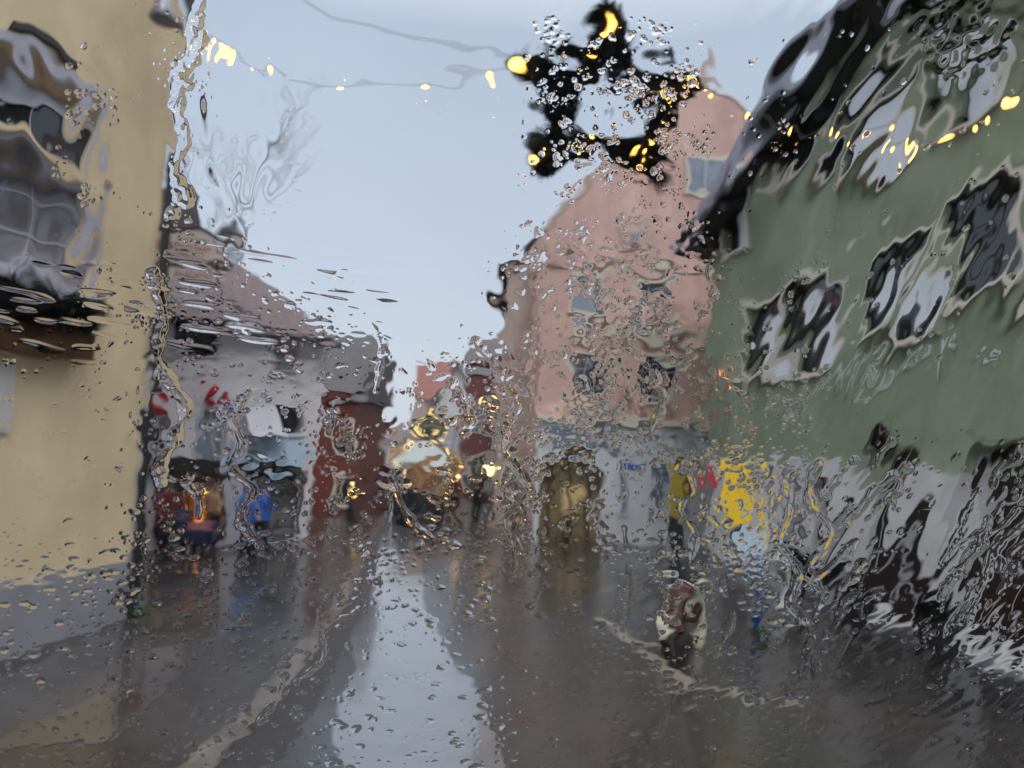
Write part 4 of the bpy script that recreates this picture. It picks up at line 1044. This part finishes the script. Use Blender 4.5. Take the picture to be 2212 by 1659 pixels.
    scatter(280, 1090, 1530, 980, 1200, 2.2, 11, (.4, .8), (-30, 60), clus=12)
    scatter(430, 1500, 1750, 760, 1270, 2, 7, (.5, 1), (-30, 60), (.25, .42), clus=14, irr=.3)
    scatter(170, 560, 1110, 480, 830, 2, 6, (.35, .7), (-35, -5)); scatter(14, 620, 1090, 520, 820, 7, 14, (.3, .45), (-60, 10))
    scatter(250, 330, 760, 440, 720, 2, 7, (.3, .7), (-25, 0), clus=18)
    scatter(250, 1120, 1520, 50, 420, 1.8, 6, (.6, 1), (-60, 60), (.25, .42), clus=9)
    scatter(260, 1180, 1700, 120, 520, 1.6, 5, (.6, 1), (-60, 60), (.25, .42), clus=8)
    scatter(1500, 300, 1750, 560, 1260, 1.6, 5, (.45, .9), (-35, 35), (.30, .48), clus=34)
    scatter(900, 0, 2212, 1180, 1659, 2, 8, (.28, .52), (-14, 22), (.28, .5))
    scatter(260, 1130, 1500, 60, 400, 3, 9, (.5, .95), (-60, 60), (.22, .4), clus=14, irr=.3)
    scatter(70, 430, 1700, 5, 480, 1.4, 3.2, (.6, 1)); scatter(50, 240, 460, 10, 260, 1.6, 4, (.6, 1)); scatter(60, 560, 1060, 110, 290, 1.5, 3.6, (.5, 1))
    scatter(230, 1600, 2212, 60, 1000, 2, 8, (.28, .6), (35, 70)); scatter(500, 1600, 2212, 950, 1659, 3, 13, (.25, .5), (20, 62), (.2, .36))
    scatter(120, 0, 240, 100, 620, 2, 8, (.5, 1), clus=12); scatter(160, 380, 470, 110, 520, 2, 6, (.5, 1), clus=14)
    for k in range(7): stamp(245+k*14, 418+k*8+rng.uniform(-4, 4), 3.2, 3)

    def rivulet(pts, wd, k=.30, wob=.5):
        k = k*.8
        P = [np.array(p, float) for p in pts]; path = []
        for i in range(len(P)-1):                             # Catmull-Rom through the points
            p0, p1, p2, p3 = P[max(i-1, 0)], P[i], P[i+1], P[min(i+2, len(P)-1)]
            for t in np.linspace(0, 1, 14, endpoint=False):
                path.append(.5*((2*p1)+(-p0+p2)*t+(2*p0-5*p1+4*p2-p3)*t*t+(-p0+3*p1-3*p2+p3)*t**3))
        path = np.array(path); path += np.cumsum(rng.normal(0, .5, path.shape), 0)*.5
        wds = wd*(.92+1.3*wob*np.interp(np.arange(len(path)), np.arange(0, len(path)+6, 5), rng.normal(0, .6, len(np.arange(0, len(path)+6, 5))))).clip(.45, 1.8)
        H_ = np.zeros_like(h)
        for (px, py), ww in zip(path[::1], wds):
            R = ww+2; i0, i1 = max(int((py-R-GY[0])/ST), 0), int((py+R-GY[0])/ST)+2; j0, j1 = max(int((px-R-GX[0])/ST), 0), int((px+R-GX[0])/ST)+2
            X, Y = VX[i0:i1, j0:j1]-px, VY[i0:i1, j0:j1]-py
            q = np.clip(1-(X*X+Y*Y)/(ww*ww)-jag[i0:i1, j0:j1]*1.7, 0, 1.2)*k*ww
            H_[i0:i1, j0:j1] = np.maximum(H_[i0:i1, j0:j1], q)
        m_ = H_ > 0; h[m_] = h[m_]*.5+H_[m_]
    rivulet([(440, -20), (425, 60), (432, 110), (398, 160), (385, 230), (402, 300), (378, 372), (398, 420), (372, 470)], 15, .15, .6)
    rivulet([(338, 585), (330, 600), (345, 630), (352, 700), (342, 760), (372, 830), (402, 880), (374, 960), (345, 1010), (352, 1030)], 13, .30)
    rivulet([(352, 1030), (400, 1045), (425, 1070), (430, 1120)], 7)
    rivulet([(535, 850), (505, 900), (528, 960), (502, 1010), (548, 1060), (522, 1115), (562, 1180)], 9, .32)
    rivulet([(1028, 735), (1075, 800), (1112, 880), (1080, 960), (1108, 1000), (1140, 1060), (1102, 1130), (1122, 1190)], 11, .26)
    rivulet([(1090, 900), (1084, 980), (1120, 1015), (1103, 1065), (1128, 1105), (1110, 1165), (1108, 1235)], 7)
    rivulet([(850, 1040), (868, 1092), (910, 1148), (960, 1172), (990, 1180)], 8)
    rivulet([(1348, 1140), (1356, 1200), (1358, 1260), (1350, 1332)], 6)
    rivulet([(1480, 1000), (1500, 1060), (1470, 1100), (1500, 1150), (1492, 1210)], 7)
    rivulet([(1540, 1120), (1582, 1180), (1596, 1222), (1560, 1262), (1586, 1330), (1545, 1420)], 5.5)
    rivulet([(1688, 1040), (1700, 1100), (1682, 1170), (1722, 1230), (1702, 1300), (1746, 1350), (1742, 1420), (1700, 1485)], 8)
    rivulet([(1765, 1000), (1745, 1080), (1790, 1150), (1742, 1230), (1770, 1290), (1750, 1340), (1756, 1410), (1745, 1490), (1690, 1500)], 9)
    rivulet([(800, 690), (826, 760), (812, 852)], 7); rivulet([(1352, 742), (1400, 795), (1432, 862), (1402, 930)], 8)
    rivulet([(725, 1270), (690, 1325), (702, 1418), (640, 1470), (560, 1560)], 6, .2); rivulet([(1470, 1480), (1440, 1540), (1425, 1590)], 5, .25)
    rivulet([(980, 830), (1000, 870), (1010, 905), (990, 930)], 9, .28)
    for _ in range(20):
        x, y = rng.uniform(1680, 2180), rng.uniform(1000, 1380); l = rng.uniform(60, 190); a = math.radians(rng.uniform(42, 64))
        rivulet([(x, y), (x+l*.35*math.cos(a)+rng.normal(0, 8), y-l*.35*math.sin(a)), (x+l*.7*math.cos(a)+rng.normal(0, 8), y-l*.7*math.sin(a)), (x+l*math.cos(a), y-l*math.sin(a))], rng.uniform(5, 10), .26)
    # one light smoothing so that contact lines stay round
    h = (h*2+np.roll(h, 1, 0)+np.roll(h, -1, 0)+np.roll(h, 1, 1)+np.roll(h, -1, 1))/6
    h -= h.min(); h = h+.3

    def axis(lo, c0, c1, hi, st):
        a = list(np.arange(c0, c1, st)); v, d = a[-1], st
        while v < hi: d = min(d*1.06, .006); v += d; a.append(min(v, hi))
        v, d = a[0], st; pre = []
        while v > lo: d = min(d*1.06, .006); v -= d; pre.append(max(v, lo))
        return np.array(pre[::-1]+a)
    ax_ = axis(X0+.002, -.300, .300, X1-.002, .00040); az_ = axis(Z0+.002, 2.70, 3.165, Z1-.002, .00040)
    XX, ZZ = np.meshgrid(ax_, az_); nx, nz = len(ax_), len(az_)
    dy = PY+.006
    rx = XX*RT.x+dy*RT.y+(ZZ-H)*RT.z; ry = XX*UP.x+dy*UP.y+(ZZ-H)*UP.z; rf_ = dy*fw.y+(ZZ-H)*fw.z
    U = 1106+F*rx/rf_; W = 829.5-F*ry/rf_
    def mirror(q, n): q = np.abs(q); q = np.mod(q, 2*(n-1)); return np.where(q > n-1, 2*(n-1)-q, q)
    ui = mirror((U-GX[0])/ST, NX); wi = mirror((W-GY[0])/ST, NY)
    i0 = np.minimum(wi.astype(int), NY-2); j0 = np.minimum(ui.astype(int), NX-2); fi, fj = wi-i0, ui-j0
    hh = h[i0, j0]*(1-fi)*(1-fj)+h[i0+1, j0]*fi*(1-fj)+h[i0, j0+1]*(1-fi)*fj+h[i0+1, j0+1]*fi*fj
    UNIT = .4/F
    yy = PY+.0056+hh*UNIT
    yy[0, :] = yy[-1, :] = PY+.0056; yy[:, 0] = yy[:, -1] = PY+.0056
    co = np.stack([XX, yy, ZZ], -1).reshape(-1, 3)
    idx = np.arange(nx*nz).reshape(nz, nx)
    quads = np.stack([idx[:-1, :-1], idx[1:, :-1], idx[1:, 1:], idx[:-1, 1:]], -1).reshape(-1, 4)   # facing +y (outwards)
    back = np.array([[idx[0, 0], idx[0, -1], idx[-1, -1], idx[-1, 0]]])
    quads = np.concatenate([quads, back]); nq = len(quads)
    me = bpy.data.meshes.new('rain_water'); me.vertices.add(len(co)); me.vertices.foreach_set('co', co.astype(np.float32).ravel())
    me.loops.add(nq*4); me.loops.foreach_set('vertex_index', quads.astype(np.int32).ravel())
    me.polygons.add(nq); me.polygons.foreach_set('loop_start', np.arange(0, nq*4, 4, dtype=np.int32))
    sm = np.ones(nq, bool); sm[-1] = False; 
    me.update(calc_edges=True)
    me.polygons.foreach_set('use_smooth', sm); me.materials.append(wt)
    me.validate(); me.update()
    wo = bpy.data.objects.new('rain_water', me); COL.objects.link(wo)
    wo['label'] = 'rain drops, rivulets and water film running over the windscreen'; wo['category'] = 'rain water'; wo['kind'] = 'stuff'
    print('water', nx, nz, hh.min(), hh.max())
